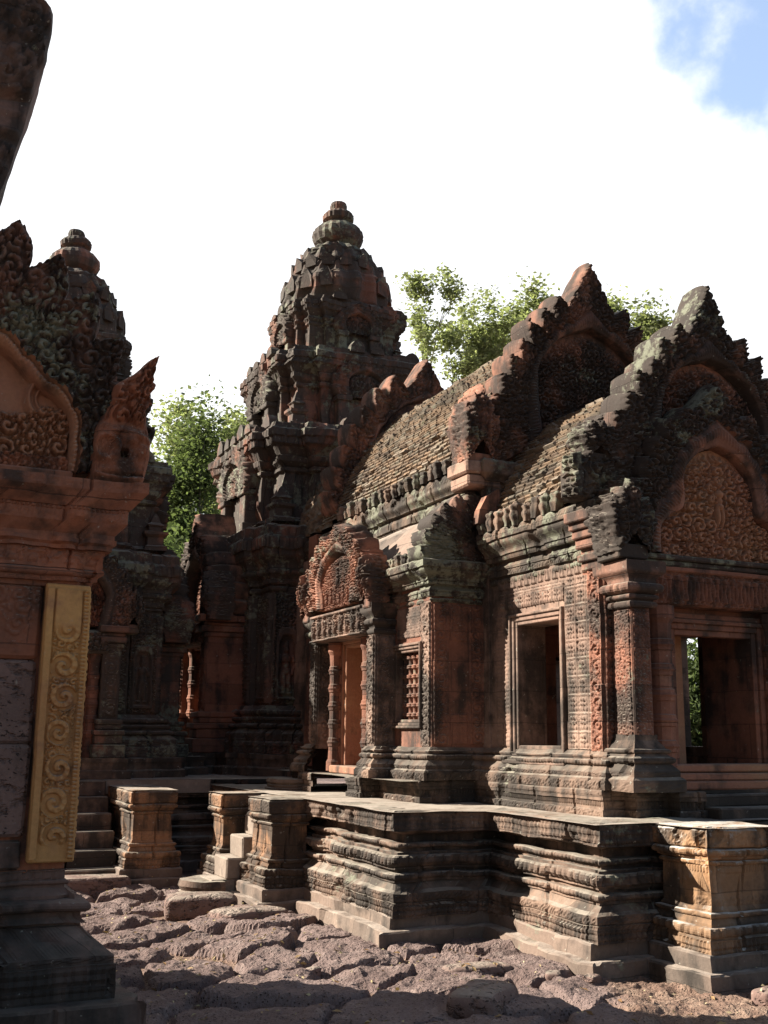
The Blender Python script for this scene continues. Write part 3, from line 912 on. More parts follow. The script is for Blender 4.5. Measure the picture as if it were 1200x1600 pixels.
TP = [(-7, 13.3), (3.86, 13.3), (3.86, 8.1), (4.72, 8.1), (4.72, 6.57), (5.9, 6.57)]
mb = MB(); sweep(mb, TP, PF_TER, step=.016, skip=(0,)); sweep(mb, [(-7, 13.3), (3.86, 13.3), (3.86, 8.1)], PF_TER, step=.05, skip=(1,))
sweep(mb, [(7.1, 6.57), (8.28, 6.57), (8.28, 8.1), (9.14, 8.1), (9.14, 20)], PF_TER, step=.08)
mb.build('moulded_face', M_dark, ter, warp=.018, wf=3.2, block=.026)
mb = MB()
PF_PL = prof(.10, -.12, ('v', .215), ('s', -.012, .012), ('h', -.085), ('v', .085), ('s', -.012, .012), ('h', -.1))
sweep(mb, TP, PF_PL, step=.06)
mb.build('footing', M_foot, ter, warp=.04, wf=2.6, block=.06, seed=3)
mb = MB()
flat(mb, 4.72, 8.28, 6.57, 8.1, .998); flat(mb, 3.86, 9.14, 8.1, 13.3, .9985); flat(mb, -7, 9.14, 13.3, 21, 1.06, .25)
mb.grid(mb.pts(np.array([[-7, 3.86]] * 2), np.array([[13.3] * 2] * 2), np.array([[1.06] * 2, [.9] * 2])), False)
mb.build('floor', M_floor, ter, warp=.012, wf=2.5)

# pedestals flanking the stairs
def pedestal(label, x0, x1, y0, y1, H=1.0, mat=M_pier, foot=True, seed=0, style=0):
    root = thing('pedestal', label, 'pedestal', ((x0 + x1) / 2, (y0 + y1) / 2, 0), 'pedestals flanking the terrace stairs')
    P = rect(x0 + .03, x1 - .03, y0 + .03, y1 - .03)
    b = prof(.02, .19, ('V', .085, .012, .08, 'dia'), ('s', -.015, .015), ('r', .06, .02, .02, .06), ('h', -.03), ('v', .015), ('s', -.02, .03), ('r', .035, .02), ('h', -.012), ('v', .012),
             ('s', -.015, .02), ('V', .06, .006, .05, 'fol'), ('v', .14), ('V', .05, .006, .035, 'dent'), ('r', .03, .02, .01, .03), ('s', .03, .015), ('v', .01), ('r', .05, .03, .018, .055), ('s', .02, .012),
             ('V', .10, .007, .09, 'fol'), ('s', -.035, .025), ('h', -.3))
    mb = MB(); sweep(mb, P, zfit(b, .19, H), True, .018)
    mb.build('shaft', mat, root, warp=.012, wf=3.4, block=.012, seed=seed)
    mb = MB(); flat(mb, x0 + .05, x1 - .05, y0 + .05, y1 - .05, H - .002, .06)
    mb.build('top_slab', M_floor, root, warp=.008, wf=4, seed=seed)
    if foot:
        mb = MB(); sweep(mb, P, prof(.12, -.12, ('v', .2), ('s', -.012, .012), ('h', -.055), ('v', .09), ('s', -.012, .012), ('h', -.12)), True, .06)
        mb.build('foot_slab', M_foot, root, warp=.025, wf=3, block=.03, seed=seed + 1)
    return root
pedestal('pale topped square pedestal with an orange dado at the right edge of the terrace', 5.2, 6.0, 5.98, 6.66, 1.0, M_pale, seed=2)
pedestal('square pedestal with small bead rows, sunlit on one side, left of the terrace corner', 3.46, 4.02, 10.04, 10.8, 1.0, seed=5)
pedestal('narrow half hidden pedestal on the far side of the small sunlit stairs', 3.34, 3.95, 11.22, 11.8, 1.0, seed=8)
pedestal('broad orange brown pedestal with a dark top at the foot of the shaded tower stairs', 2.57, 3.19, 12.0, 13.36, 1.0, seed=11)
def stairs(name, label, x0, x1, y0, y1, n, z1, axis, mat, group='terrace stairs'):
    root = thing(name, label, 'stairs', ((x0 + x1) / 2, (y0 + y1) / 2, 0), group)
    for i in range(n):
        mb = MB()
        zt = z1 * (i + 1) / n
        if axis == 'y':
            mb.box(x0, x1, y0 + (y1 - y0) * i / n, y1, zt - z1 / n - .01, zt, .015)
        else:
            mb.box(x0 + (x1 - x0) * i / n, x1, y0, y1, zt - z1 / n - .01, zt, .015)
        mb.build('step', mat, root, warp=.018, wf=3, seed=i)
    return root
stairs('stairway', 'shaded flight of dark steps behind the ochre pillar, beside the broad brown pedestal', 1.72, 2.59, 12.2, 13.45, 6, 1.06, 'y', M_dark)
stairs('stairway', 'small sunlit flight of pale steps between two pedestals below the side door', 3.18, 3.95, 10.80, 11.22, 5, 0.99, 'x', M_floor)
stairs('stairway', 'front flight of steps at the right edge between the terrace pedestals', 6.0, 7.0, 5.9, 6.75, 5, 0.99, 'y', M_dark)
ds = thing('door_steps', 'three low worn steps rising from the terrace floor to the porch door', 'steps', (6.5, 7, 1))
for i in range(3):
    mb = MB(); mb.box(5.99, 7.01, 6.72 + .15 * i, 7.5, .99 + .085 * i, 1.085 + .085 * i, .012); mb.build('step', M_dark, ds, warp=.016, wf=3, seed=i)
def half_round_step(label, x, y, r, z0, h, ax=(-1, 0)):
    mb = MB((x, y, 0))
    th = np.linspace(math.pi / 2, 1.5 * math.pi, 26)[None, :]
    pr = np.array([(r, 0), (r, .25 * h), (r * .93, .3 * h), (r * .95, .5 * h), (r * .9, .55 * h), (r * .97, .75 * h), (r * .93, h), (0.01, h)])
    X = pr[:, :1] * np.cos(th) * 1.0
    Y = pr[:, :1] * np.sin(th) * .8
    mb.grid(np.stack([x + X, y + Y, z0 + pr[:, 1:2] + 0 * X], -1), False)
    return tag(mb.build('half_round_step', M_dark, None, warp=.015, wf=4), label, 'step', 'half round steps')
half_round_step('half round moulded step on the ground at the foot of the small sunlit stairs', 3.3, 11.0, .40, -.03, .22)
half_round_step('half round step on the terrace floor before the side door of the hall', 4.5, 11.9, .40, .99, .13)
mb = MB(); mb.box(1.65, 2.62, 11.75, 12.2, -.05, .14, .03)
tag(mb.build('threshold_slab', M_lat, None, warp=.03, wf=2.5), 'low laterite slab lying before the shaded steps, one end in the sun', 'slab')

# loose laterite blocks
def rock(label, x, y, z, sx, sy, sz, rz=0, seed=0, mat=M_lat, group='loose laterite stones'):
    n = 14
    a = np.linspace(-1, 1, n)
    mb = MB()
    V = []
    c, s_ = math.cos(rz), math.sin(rz)
    for ax in range(3):
        for sd in (-1, 1):
            A, B = np.meshgrid(a, a)
            q = [None] * 3
            o = [k for k in range(3) if k != ax]
            q[ax] = np.full_like(A, sd); q[o[0]] = A; q[o[1]] = B
            P = np.stack(q, -1)
            P = P / (np.sum(np.abs(P) ** 5, -1, keepdims=True) ** (1 / 5))
            P = P * np.array([sx, sy, sz])
            P = np.stack([P[..., 0] * c - P[..., 1] * s_, P[..., 0] * s_ + P[..., 1] * c, P[..., 2]], -1) + np.array([x, y, z])
            mb.grid(P, True)
    o = mb.build('laterite_block', mat, None, warp=.09 * min(1, 3 * sz), wf=3.2, seed=seed, loc=(x, y, z))
    return tag(o, label, 'stone', group)
rock('large rounded laterite block lying before the half round step of the small stairs', 2.95, 10.3, .03, .34, .22, .12, -.3, 1)
rock('smaller laterite block wedged under the footing of the beaded pedestal', 3.22, 9.75, -.01, .34, .22, .10, .25, 2)
rock('dark boulder leaning up at the bottom edge in front of the terrace corner', 3.55, 6.15, -.02, .26, .17, .13, .7, 3)
rock('flat laterite block left of the gravel patch below the terrace corner', 4.0, 7.0, -.03, .25, .13, .08, -.2, 4)
rock('fist sized stone on the gravel by the corner footing', 4.55, 6.42, .0, .06, .05, .045, .4, 5)
rock('small broken stone at the end of the corner footing', 4.38, 6.62, -.01, .085, .06, .05, 1.0, 6)
rock('pebble sized lump on the earth below the block row', 4.30, 6.35, -.01, .055, .045, .03, 1.7, 7)
rock('angular stone beside the right hand pedestal footing', 5.35, 5.62, .0, .13, .08, .06, .2, 8)
rock('low stone half sunk in shadow at the lower right corner', 5.75, 5.58, .0, .16, .10, .06, -.3, 9)
rock('small reddish lump between two paving slabs near the middle of the yard', 2.95, 7.45, -.01, .05, .04, .035, .5, 10)
rock('round stone beside the front footing of the beaded pedestal', 3.62, 9.35, .0, .08, .06, .05, .5, 12)

# ================================================================== HALL WITH PORCH
AX = 6.5
hall = thing('temple_hall', 'long red sandstone hall with brick vault roof, side door and carved porch on the terrace', 'temple hall', (6.5, 9.5, 1.0))
mb = MB()
PF_P = prof(0.0, .995, ('V', .055, .008, .10, 'fol'), ('h', -.02), ('v', .02), ('V', .05, .010, .03, 'dent'), ('h', .02), ('v', .015), ('V', .05, .006, .2, 'fol'), ('s', -.01, .01), ('h', -.25))
PF_P = zfit(PF_P, .995, 1.2)
HP = [(4.62, 12.55), (4.62, 11.75), (4.42, 11.75), (4.42, 11.35)]
sweep(mb, HP, PF_P, step=.02)
sweep(mb, [(4.42, 10.40), (4.42, 10.02), (4.62, 10.02), (4.62, 9.13), (5.21, 9.13), (5.21, 7.15), (5.42, 7.15), (5.42, 7.0), (5.72, 7.0), (5.72, 6.85), (5.98, 6.85), (5.98, 7.4)], PF_P, step=.015)
sweep(mb, [(7.02, 7.4), (7.02, 6.85), (7.28, 6.85), (7.28, 7.0), (7.58, 7.0), (7.58, 7.15), (7.79, 7.15), (7.79, 9.13)], PF_P, step=.05)
flat(mb, 4.44, 8.5, 9.15, 12.6, 1.195, .3); flat(mb, 5.25, 7.75, 7.2, 9.15, 1.196, .3); flat(mb, 4.44, 4.7, 9.99, 11.8, 1.1965, .1); flat(mb, 5.45, 5.95, 6.9, 7.25, 1.1968, .1)
flat(mb, 7.05, 7.55, 6.9, 7.25, 1.1968, .1)
mb.build('plinth', M_dark, hall, warp=.012, wf=3.2, block=.014)
# base mouldings round the walls
PF_B = prof(.16, 1.2, ('V', .075, .010, .075, 'fol'), ('h', -.012), ('v', .01), ('s', -.02, .015), ('V', .035, .008, .05, 'fol'), ('s', -.05, .045), ('v', .01), ('r', .045, .026, .014, .045), ('h', -.025), ('v', .014), ('r', .025, .014), ('s', -.03, .03), ('h', -.05))
PF_B = zfit(PF_B, 1.2, 1.5)
mb = MB()
sweep(mb, [(4.8, 12.35), (4.8, 11.85), (4.58, 11.85), (4.58, 11.58)], PF_B, step=.02)
mb.build('base_moulding', M_dark, hall, warp=.010, wf=3.5, block=.012, seed=4)
mb = MB()
sweep(mb, [(4.58, 10.2), (4.58, 9.98), (4.8, 9.98), (4.8, 9.23), (5.38, 9.23), (5.38, 7.28), (5.45, 7.28), (5.45, 7.06), (5.62, 7.06), (5.62, 7.3)], PF_B, step=.014)
mb.build('base_moulding', M_dark, hall, warp=.010, wf=3.5, block=.012, seed=4)

# --- porch walls
porch = MB(); 
for mm, ops in ((S_((5.38, 0, 0)), [(-8.6, -7.93, 1.53, 2.62)]),):
    wall(mm, -9.3, -7.28, 1.2, 3.6, .30, ops)
    mm.build('porch_wall', M_wall, hall, block=.006)
mm = MB((7.62, 0, 0), (0, 1, 0), (1, 0, 0)); wall(mm, 7.28, 9.3, 1.2, 3.6, .30, [(8.40, 8.9, 1.53, 2.62)]); mm.build('porch_wall', M_wall, hall)
mm = E_((0, 7.281, 0)); wall(mm, 5.379, 7.621, 1.2, 3.55, .28, [(6.08, 6.92, 1.38, 2.50)]); mm.build('front_wall', M_red, hall)
mm = E_((0, 9.06, 0)); wall(mm, 5.40, 7.60, 1.2, 3.75, .26, [(6.1, 6.9, 1.3, 2.4)]); mm.build('inner_wall', M_red, hall)
# sunlit south wall carving
mm = S_((5.38, 0, 0))
tp = lambda u, v: np.where(True, tapestry(u, v, .152), 0)
mm.relief(-7.93 + .12, 1.5, .36, 1.46, tp, .004, .020, .008)
mm.relief(-8.92, 2.77, 1.09, .19, tp, .004, .020, .008)
mm.relief(-9.0, 1.5, .27, 1.25, tp, .004, .014, .010)
leafrow = lambda u, v: (1 - np.abs(2 * ((u / .115) % 1) - 1) ** 2) * (.4 + .6 * np.cos(18 * v + 6 * np.abs(2 * ((u / .115) % 1) - 1)) ** 2) * sstep(.0, .02, v)
mm.relief(-8.95, 2.965, 1.5, .12, leafrow, .004, .03, .008)
mm.build('carved_wall_panel', M_wall, hall, warp=.005, wf=5, block=.010)
mm = S_((5.38, 0, 0)); mm.relief(-7.45, 1.49, .168, 1.58, lambda u, v: rosette_column(u, v, .168, .15, 1), .018, .026, .006)
mm.box(-7.452, -7.282, -.02, .016, 1.48, 3.09, .004)
mm.frame((0, 7.28, 0), (1, 0, 0), (0, -1, 0)); mm.relief(5.366, 1.49, .13, 1.58, lambda u, v: rosette_column(u, v, .13, .14, 2), .012, .022, .006)
mm.box(5.366, 5.50, -.02, .010, 1.48, 3.09, .004)
mm.build('corner_pilaster', M_red, hall, warp=.005, wf=5, block=.01)
mm = S_((5.38, 0, 0)); nested_frame(mm, -8.6, -7.93, 1.53, 2.62, [(.035, .012), (.04, .03), (.025, .05)])
wf = mm.build('window', M_wall, hall, warp=.006, wf=3)
mm = S_((5.38, 0, 0)); mm.box(-8.95, -7.60, -1.06, -.98, 1.2, 3.4, .004); mm.build('sun_block_slab', M_tym, hall, warp=.01, wf=2)  # slab added to keep sun out; its orange stands in for bounced light

mm = S_((5.38, 0, 0)); mm.box(-8.76, -7.76, -.02, .10, 1.37, 1.405, .006); mm.build('sill', M_wall, wf, warp=.006, wf=4)
# porch cornice
PF_C = prof(0.0, 3.03, ('r', .045, .03, .010, .04), ('h', .015), ('v', .012), ('h', .03), ('V', .045, .008, .06, 'fol'), ('h', .012), ('v', .014), ('s', -.03, .03), ('v', .02), ('h', .05), ('V', .035, .008, .028, 'dent'), ('h', .02), ('v', .015), ('c', .07, .07), ('v', .02), ('h', .02),
            ('V', .06, .006, .07, 'fol'), ('s', -.02, .015), ('h', -.3))
PF_C = zfit(PF_C, 3.03, 3.53)
mb = MB(); sweep(mb, [(5.38, 9.05), (5.38, 7.29), (5.47, 7.29), (5.47, 7.42)], PF_C, step=.014)
mb.build('porch_cornice', M_corn, hall, warp=.010, wf=3.5, block=.014, seed=2); mb = MB()
sweep(mb, [(7.53, 7.42), (7.53, 7.29), (7.62, 7.29), (7.62, 9.05)], PF_C, step=.06)
mb.build('porch_cornice', M_corn, hall, warp=.010, wf=3.5, block=.014, seed=2)
# corner console under the cornice
mm = S_((5.38, 0, 0))
for z0, z1, o in ((2.98, 3.05, .05), (3.05, 3.11, .085), (3.11, 3.16, .05), (3.16, 3.24, .10), (3.24, 3.31, .13), (3.31, 3.37, .16), (3.37, 3.46, .20)):
    mm.box(-7.50 - o * .2, -7.24 + o * .3, -.05, o, z0, z1, .008)
mm.build('corner_console', M_ped, hall, warp=.008, wf=5)
lotus_row(hall, (5.22, 9.02, 3.53), (5.22, 7.62, 3.53), 9, .88, 3)
# porch roof
PR = [(1.20, 0), (1.13, .25), (.95, .58), (.66, .95), (.32, 1.22), (0, 1.36)]
mb = MB(); vault(mb, AX, PR, 7.5, 9.12, 3.60, jit=.016, seed=3, side=-1); vault(mb, AX, PR, 7.5, 9.12, 3.60, res=.04, seed=4, side=1)
mb.build('porch_roof', M_brick, hall)

# --- front door
def front_door():
    f = E_((0, 7.27, 0))
    f.box(6.925, 7.05, -.62, -.06, 1.36, 2.52, .004); f.box(5.95, 6.075, -.62, -.06, 1.36, 2.52, .004)
    nested_frame(f, 6.08, 6.92, 1.40, 2.46, [(.05, .02), (.05, .045), (.035, .075), (.05, .05)], True)
    fr = f.build('door_frame', M_red, hall, warp=.006, wf=3)
    mm = E_((0, 7.27, 0))
    mm.box(5.90, 7.10, -.02, .18, 1.335, 1.40, .012); mm.box(5.86, 7.14, -.02, .22, 1.27, 1.33, .012); mm.box(5.83, 7.17, -.02, .26, 1.20, 1.268, .012)
    mm.build('door_sill', M_tym, fr, warp=.010, wf=3)
    for sx in (5.76, 7.24):
        octo_colonnette(lambda: E_((0, 7.27, 0)), hall, sx + (.10 if sx < 6 else -.12), .09, 1.22, 2.68, .10, M_red)
    # lintel with garland
    mm = E_((0, 7.10, 0))
    def gar(u, v):
        c = .5 + .5 * np.cos(2 * np.pi * (np.abs(u - .85) * 1.9 - .5))
        y = v / .32
        arcs = np.abs(((np.abs(u - .85) / .085) % 1) - .5) * 2
        loops = np.where((y > .12) & (y < .75), .5 + .5 * np.cos(2 * np.pi * (arcs * .9 + (y - .4) ** 2 * 3)), 0)
        return np.where(y > .86, .9, np.maximum(loops * .9, .45 * scroll(u, v, .06, 4))) 
    mm.relief(5.65, 2.69, 1.70, .32, gar, 0.0, .05, .008)
    mm.box(5.65, 7.35, -.2, -.006, 2.69, 3.01, .01)
    mm.build('lintel', M_red, hall, warp=.006, wf=4)
    mm = E_((0, 7.06, 0))
    mm.box(5.62, 7.38, -.25, .0, 3.012, 3.055, .01); mm.box(5.62, 7.38, -.25, .035, 3.058, 3.10, .01)
    mm.build('lintel_cornice', M_pedd, hall, warp=.006, wf=4)
    for sx in (5.43, 7.38):
        mm = E_((0, 6.99, 0))
        w = .19
        col = mm
        col.box(sx, sx + w, -.27, 0, 1.47, 2.66, .012)
        col.relief(sx + .012, 1.62, w - .024, 1.0, lambda u, v: scroll(u, v, .06, 6, 1.2), .001, .014, .006)
        col.frame((sx, 0, 0), (0, -1, 0), (-1, 0, 0)); col.relief(-7.2, 1.62, .19, 1.0, lambda u, v: scroll(u, v, .06, 8, 1.2), .001, .014, .006)
        c = col.build('column', M_red, hall, warp=.004, wf=4)
        mb = MB(); R = rect(sx - .0, sx + w, 6.99, 7.25)
        sweep(mb, R, zfit(prof(0.02, 2.63, ('r', .05, .025), ('h', .0), ('v', .01), ('r', .04, .035, .0, 1), ('s', .02, .01), ('r', .08, .045, .02, .06), ('h', .0), ('v', .02), ('c', .06, .07), ('v', .07), ('h', -.15)), 2.63, 3.0), True, .015)
        mb.build('capital', M_ped, c, warp=.006, wf=5)
        mb = MB(); sweep(mb, R, zfit(prof(.16, 1.2, ('V', .08, .008, .07, 'fol'), ('s', -.03, .02), ('V', .04, .008, .05, 'fol'), ('s', -.05, .05), ('r', .05, .03, .016, .05), ('s', -.02, .02), ('r', .035, .025), ('s', -.05, .06), ('v', .04), ('h', -.06)), 1.2, 1.63), True, .015)
        mb.build('column_base', M_dark, c, warp=.006, wf=5)
front_door()
# lower front pediment
mkE = lambda y, ax=AX - .03: (lambda: E_((ax, y, 0)))
inA = [(.66, 3.10), (.64, 3.34), (.54, 3.44), (.40, 3.52), (.385, 3.70), (.36, 3.86), (.24, 3.99), (.1, 4.06), (0, 4.09)]
ouA = [(.92, 3.10), (.93, 3.40), (.86, 3.66), (.74, 3.86), (.62, 4.06), (.44, 4.26), (.2, 4.42), (0, 4.50)]
pediment(hall, mkE(7.06), inA, ouA, 3.10, 7, .08, .16, .20, .0075, M_pedd, M_tym, .42, 1, .08, [(0.02, 3.36, .46)], .12, bmat=M_ped)
for sx in (-1.06, 1.06):
    naga_end(mkE(6.97), hall, sx * .98, 3.06, .44, .56, .26, M_pedd, 4, seed=int(sx > 0), w0=0.02, lean=-.06 if sx < 0 else .06)
# upper front pediment
inB = [(.55, 4.0), (.56, 4.45), (.44, 4.72), (.25, 4.88), (0, 4.96)]
ouB = [(1.14, 3.62), (1.10, 4.0), (.93, 4.32), (.72, 4.62), (.50, 4.93), (.30, 5.12), (.13, 5.24), (0, 5.30)]
pediment(hall, mkE(7.22, AX + .08), inB, ouB, 3.9, 8, .155, .36, .28, .009, M_pedd, M_ped, .30, 4, .10, None, .12, apex_w=.13, damage=.35)
mm = E_((0, 7.42, 0)); mm.box(5.42, 7.58, -.25, 0, 3.5, 4.2, .02); mm.build('gable_backing', M_pedd, hall, warp=.015, wf=3)
for sx, sd in ((-1.22, 0), (1.22, 1)):
    naga_end(mkE(7.30), hall, sx * .93, 3.90, .34, .34, .14, M_pedd, 4, seed=3 + sd, w0=0.05)
    mm = E_((AX + sx, 7.3, 0)); mm.relief(-.2, 3.54, .4, .38, lambda u, v: scroll(u, v, .14, 5), .06, .05, .009); mm.box(-.2, .2, -.16, .055, 3.53, 3.92, .04); mm.frame((AX + sx - .2, 7.3, 0), (0, -1, 0), (-1, 0, 0)); mm.relief(-.05, 3.54, .2, .37, lambda u, v: scroll(u, v, .12, 6), .0, .05, .009); mm.build('corner_block', M_corn, hall, warp=.035, wf=4, seed=sd)

# --- nave
mm = S_((5.36, 0, 0)); wall(mm, -14.6, -9.1, 1.2, 4.0, .3, []); mm.build('nave_wall', M_wall, hall, block=.008)
mm = MB((7.64, 0, 0), (0, 1, 0), (1, 0, 0)); wall(mm, 9.1, 14.6, 1.2, 4.0, .3, [(10.5, 11.2, 1.3, 2.5)]); mm.build('nave_wall', M_wall, hall)
PF_N = prof(0.0, 3.58, ('V', .14, .016, .035, 'dent'), ('r', .03, .02), ('v', .01), ('h', .03), ('v', .02), ('r', .04, .02, .012, .04), ('h', .03), ('v', .02), ('V', .03, .01, .04, 'dent'), ('h', .03), ('v', .05), ('s', -.02, .03), ('v', .02), ('h', .04), ('c', .06, .06), ('v', .02), ('V', .06, .008, .07, 'fol'), ('s', -.02, .02), ('h', -.3))
PF_N = zfit(PF_N, 3.55, 4.28)
mb = MB(); sweep(mb, [(5.36, 12.75), (5.36, 9.06), (5.6, 9.06)], PF_N, step=.016); sweep(mb, [(7.4, 9.06), (7.64, 9.06), (7.64, 12.75)], PF_N, step=.08)
mb.build('nave_cornice', M_corn, hall, warp=.010, wf=3.3, block=.014, seed=6)
lotus_row(hall, (5.19, 12.55, 4.28), (5.19, 9.35, 4.28), 18, .85, 5)
NR = [(1.28, 0), (1.22, .28), (1.05, .68), (.78, 1.08), (.42, 1.45), (.15, 1.64), (0, 1.70)]
mb = MB(); vault(mb, AX, NR, 9.2, 13.2, 4.34, jit=.010, seed=7, side=-1); vault(mb, AX, NR, 9.2, 13.2, 4.34, res=.05, seed=8, side=1)
mb.build('nave_roof', M_brick, hall)
inC = [(.62, 4.6), (.68, 5.1), (.66, 5.40), (.50, 5.64), (.28, 5.80), (0, 5.90)]
ouC = [(1.20, 4.25), (1.14, 4.8), (.97, 5.22), (.76, 5.58), (.53, 5.90), (.31, 6.10), (.13, 6.2), (0, 6.24)]
pediment(hall, mkE(9.04, AX + .12), inC, ouC, 4.3, 9, .165, .40, .26, .009, M_ped, M_ped, .30, 6, .10, None, .11, apex_w=.13)
mm = E_((0, 9.12, 0)); mm.box(5.37, 7.63, -.3, 0, 3.72, 4.5, .02); mm.build('gable_backing', M_ped, hall, warp=.012, wf=3)
for sx, sd in ((-1.27, 0), (1.27, 1)):
    naga_end(mkE(9.04), hall, sx, 4.25, .40, .72, .26, M_ped, 5, seed=7 + sd, w0=0.06)
    mm = E_((AX + sx, 9.0, 0)); mm.box(-.2, .2, -.34, .06, 4.13, 4.27, .02); mm.box(-.17, .2, -.34, .03, 4.0, 4.13, .02); mm.build('corner_block', M_wall if sd == 0 else M_ped, hall, warp=.02, wf=5)
# west gable of the nave against the tower
inD = [(.9, 4.5), (.9, 5.0), (.7, 5.6), (.35, 6.0), (0, 6.15)]
ouD = [(1.30, 4.4), (1.22, 4.95), (1.0, 5.45), (.76, 5.86), (.5, 6.13), (.26, 6.27), (.1, 6.33), (0, 6.35)]
pediment(hall, mkE(12.78, AX + .06), inD, ouD, 4.4, 7, .22, .36, .36, .014, M_ped, M_ped, .25, 9, .04, None, .14, apex_w=.12)
mb = MB(); vault(mb, AX, [(q[0] * .9, q[1] * .95) for q in NR], 13.2, 14.9, 4.34, res=.04, seed=9, side=-1); vault(mb, AX, [(q[0] * .9, q[1] * .95) for q in NR], 13.2, 14.9, 4.34, res=.06, seed=9, side=1); mb.build('link_roof', M_brick, hall)
mb = MB(); sweep(mb, [(5.5, 14.6), (5.5, 12.76)], PF_N, step=.05); mb.build('link_cornice', M_corn, hall, warp=.01)

# --- south aisle with the side door
mm = S_((4.80, 0, 0)); wall(mm, -12.3, -9.23, 1.2, 3.3, .30, [(-12.0, -11.6, 1.78, 2.42), (-11.22, -10.6, 1.28, 2.58), (-9.99, -9.47, 1.76, 2.42)])
mm.build('aisle_wall', M_red, hall, block=.006)
mm = E_((0, 9.23, 0)); mm.box(4.8, 5.5, -.25, 0, 1.2, 3.3, .004)
rc = lambda w, s_, p=.14: (lambda u, v: rosette_column(u, v, w, p, s_))
mm.relief(4.81, 1.52, .17, 1.34, rc(.17, 3), .010, .022, .008); mm.relief(5.20, 1.52, .17, 1.34, rc(.17, 5), .010, .022, .008); mm.relief(4.99, 2.5, .2, .36, lambda u, v: scroll(u, v, .08, 3), .004, .012, .008)
mm.relief(4.99, 1.52, .2, .3, lambda u, v: tapestry(u, v, .1), .004, .010, .008)
mm.box(5.385, 5.5, -.2, .05, 1.2, 3.9, .006)
mm.build('aisle_end_wall', M_red, hall, warp=.006, wf=4, block=.01)
mm = S_((4.80, 0, 0)); mm.relief(-9.43, 1.5, .19, 1.38, rc(.19, 7, .13), .008, .022, .008); mm.relief(-9.99, 2.55, .55, .32, lambda u, v: tapestry(u, v, .11), .004, .016, .009)
mm.box(-9.43, -9.24, -.02, .006, 1.49, 2.89, .003); mm.build('aisle_pilaster', M_wall, hall, warp=.005, wf=4, block=.008); mm = S_((4.80, 0, 0)); mm.relief(-12.28, 1.5, .22, 1.38, rc(.22, 9, .14), .008, .02, .01)
mm.build('aisle_pilaster', M_wall, hall, warp=.005, wf=4, block=.008)
for a, b in ((-9.99, -9.47), (-12.0, -11.6)):
    mm = S_((4.80, 0, 0)); nested_frame(mm, a, b, 1.76, 2.42, [(.03, .008), (.03, .03), (.025, .05)])
    w = mm.build('window', M_wall, hall, warp=.004, wf=4)
    nb = 5 if a > -11 else 4
    for i in range(nb):
        q = S_((4.80, 0, 0)); q.lathe(a + (b - a) * (i + .5) / nb, -.09, [(p[0], p[1] + 1.76) for p in baluster_prof(.66, (b - a) / nb * .5)], 14)
        q.build('baluster', M_red, w, warp=.003, wf=9, seed=i)
    q = S_((4.80, 0, 0)); q.box(a - .05, b + .05, -.26, -.2, 1.7, 2.5, .004); q.build('window_back', M_red, w)
PF_G = zfit(PF_C, 2.87, 3.27)
mb = MB(); sweep(mb, [(4.80, 12.3), (4.80, 9.24), (5.36, 9.24)], PF_G, step=.016); mb.build('aisle_cornice', M_corn, hall, warp=.009, wf=3.6, block=.012, seed=8)
lotus_row(hall, (4.70, 10.02, 3.26), (4.70, 9.42, 3.26), 5, .72, 7)
lotus_row(hall, (4.70, 12.25, 3.26), (4.70, 11.95, 3.26), 3, .72, 8)
mb = MB()
t = np.linspace(0, 1, 14)[:, None]; Y = np.linspace(9.25, 12.3, 30)[None, :]
X = 4.78 + .6 * t + 0 * Y; Z = 3.30 + .62 * np.sin(t * math.pi / 2) ** .9 + 0 * Y
mb.grid(np.stack([X, Y + 0 * X, Z], -1), False); mb.build('aisle_roof', M_foot, hall, warp=.02, wf=2.5, block=.03)
# leafy half gable closing the aisle roof
mm = E_((0, 9.30, 0))
N_ = 120
tt = np.linspace(0, 1, N_); f = (tt * 7) % 1
rr = 1 + .12 * np.sqrt(np.clip(1 - (1 - np.clip(f / .5, 0, 1)) ** 2, 0, 1)) * sstep(1, .85, f) * (1 + .4 * f)
an = tt * np.pi / 2
ou = np.stack([5.44 - .70 * np.cos(an) * rr, 3.27 + .66 * np.sin(an) * rr], 1)
t = np.linspace(0, 1, 40)[:, None]
U, Z = 5.44 + (ou[None, :, 0] - 5.44) * t, 3.27 + (ou[None, :, 1] - 3.27) * t
H = .03 * scroll(U, Z, .09, 5) + .04 * (t > .55) * sstep(1, .93, t) + .015
mm.grid(mm.pts(U, H + .12, Z), True)
bb = np.linspace(0, 1, 5)[:, None]
mm.grid(mm.pts(ou[None, :, 0] + 0 * bb, .12 + H[-1:] - bb * .30, ou[None, :, 1] + 0 * bb), False)
mm.grid(mm.pts(U[::8], -.15, Z[::8]), False)
mm.build('half_gable', M_pedd, hall, warp=.01, wf=5)
# small curved antefix on the nave corner
mm = E_((5.30, 9.0, 0)); mm.prism([(-.17, 3.62), (-.15, 3.75), (-.07, 3.9), (.05, 3.98), (.08, 3.98), (.08, 3.62)], .0, .10); mm.build('corner_scroll', M_ped, hall, warp=.01, wf=6)

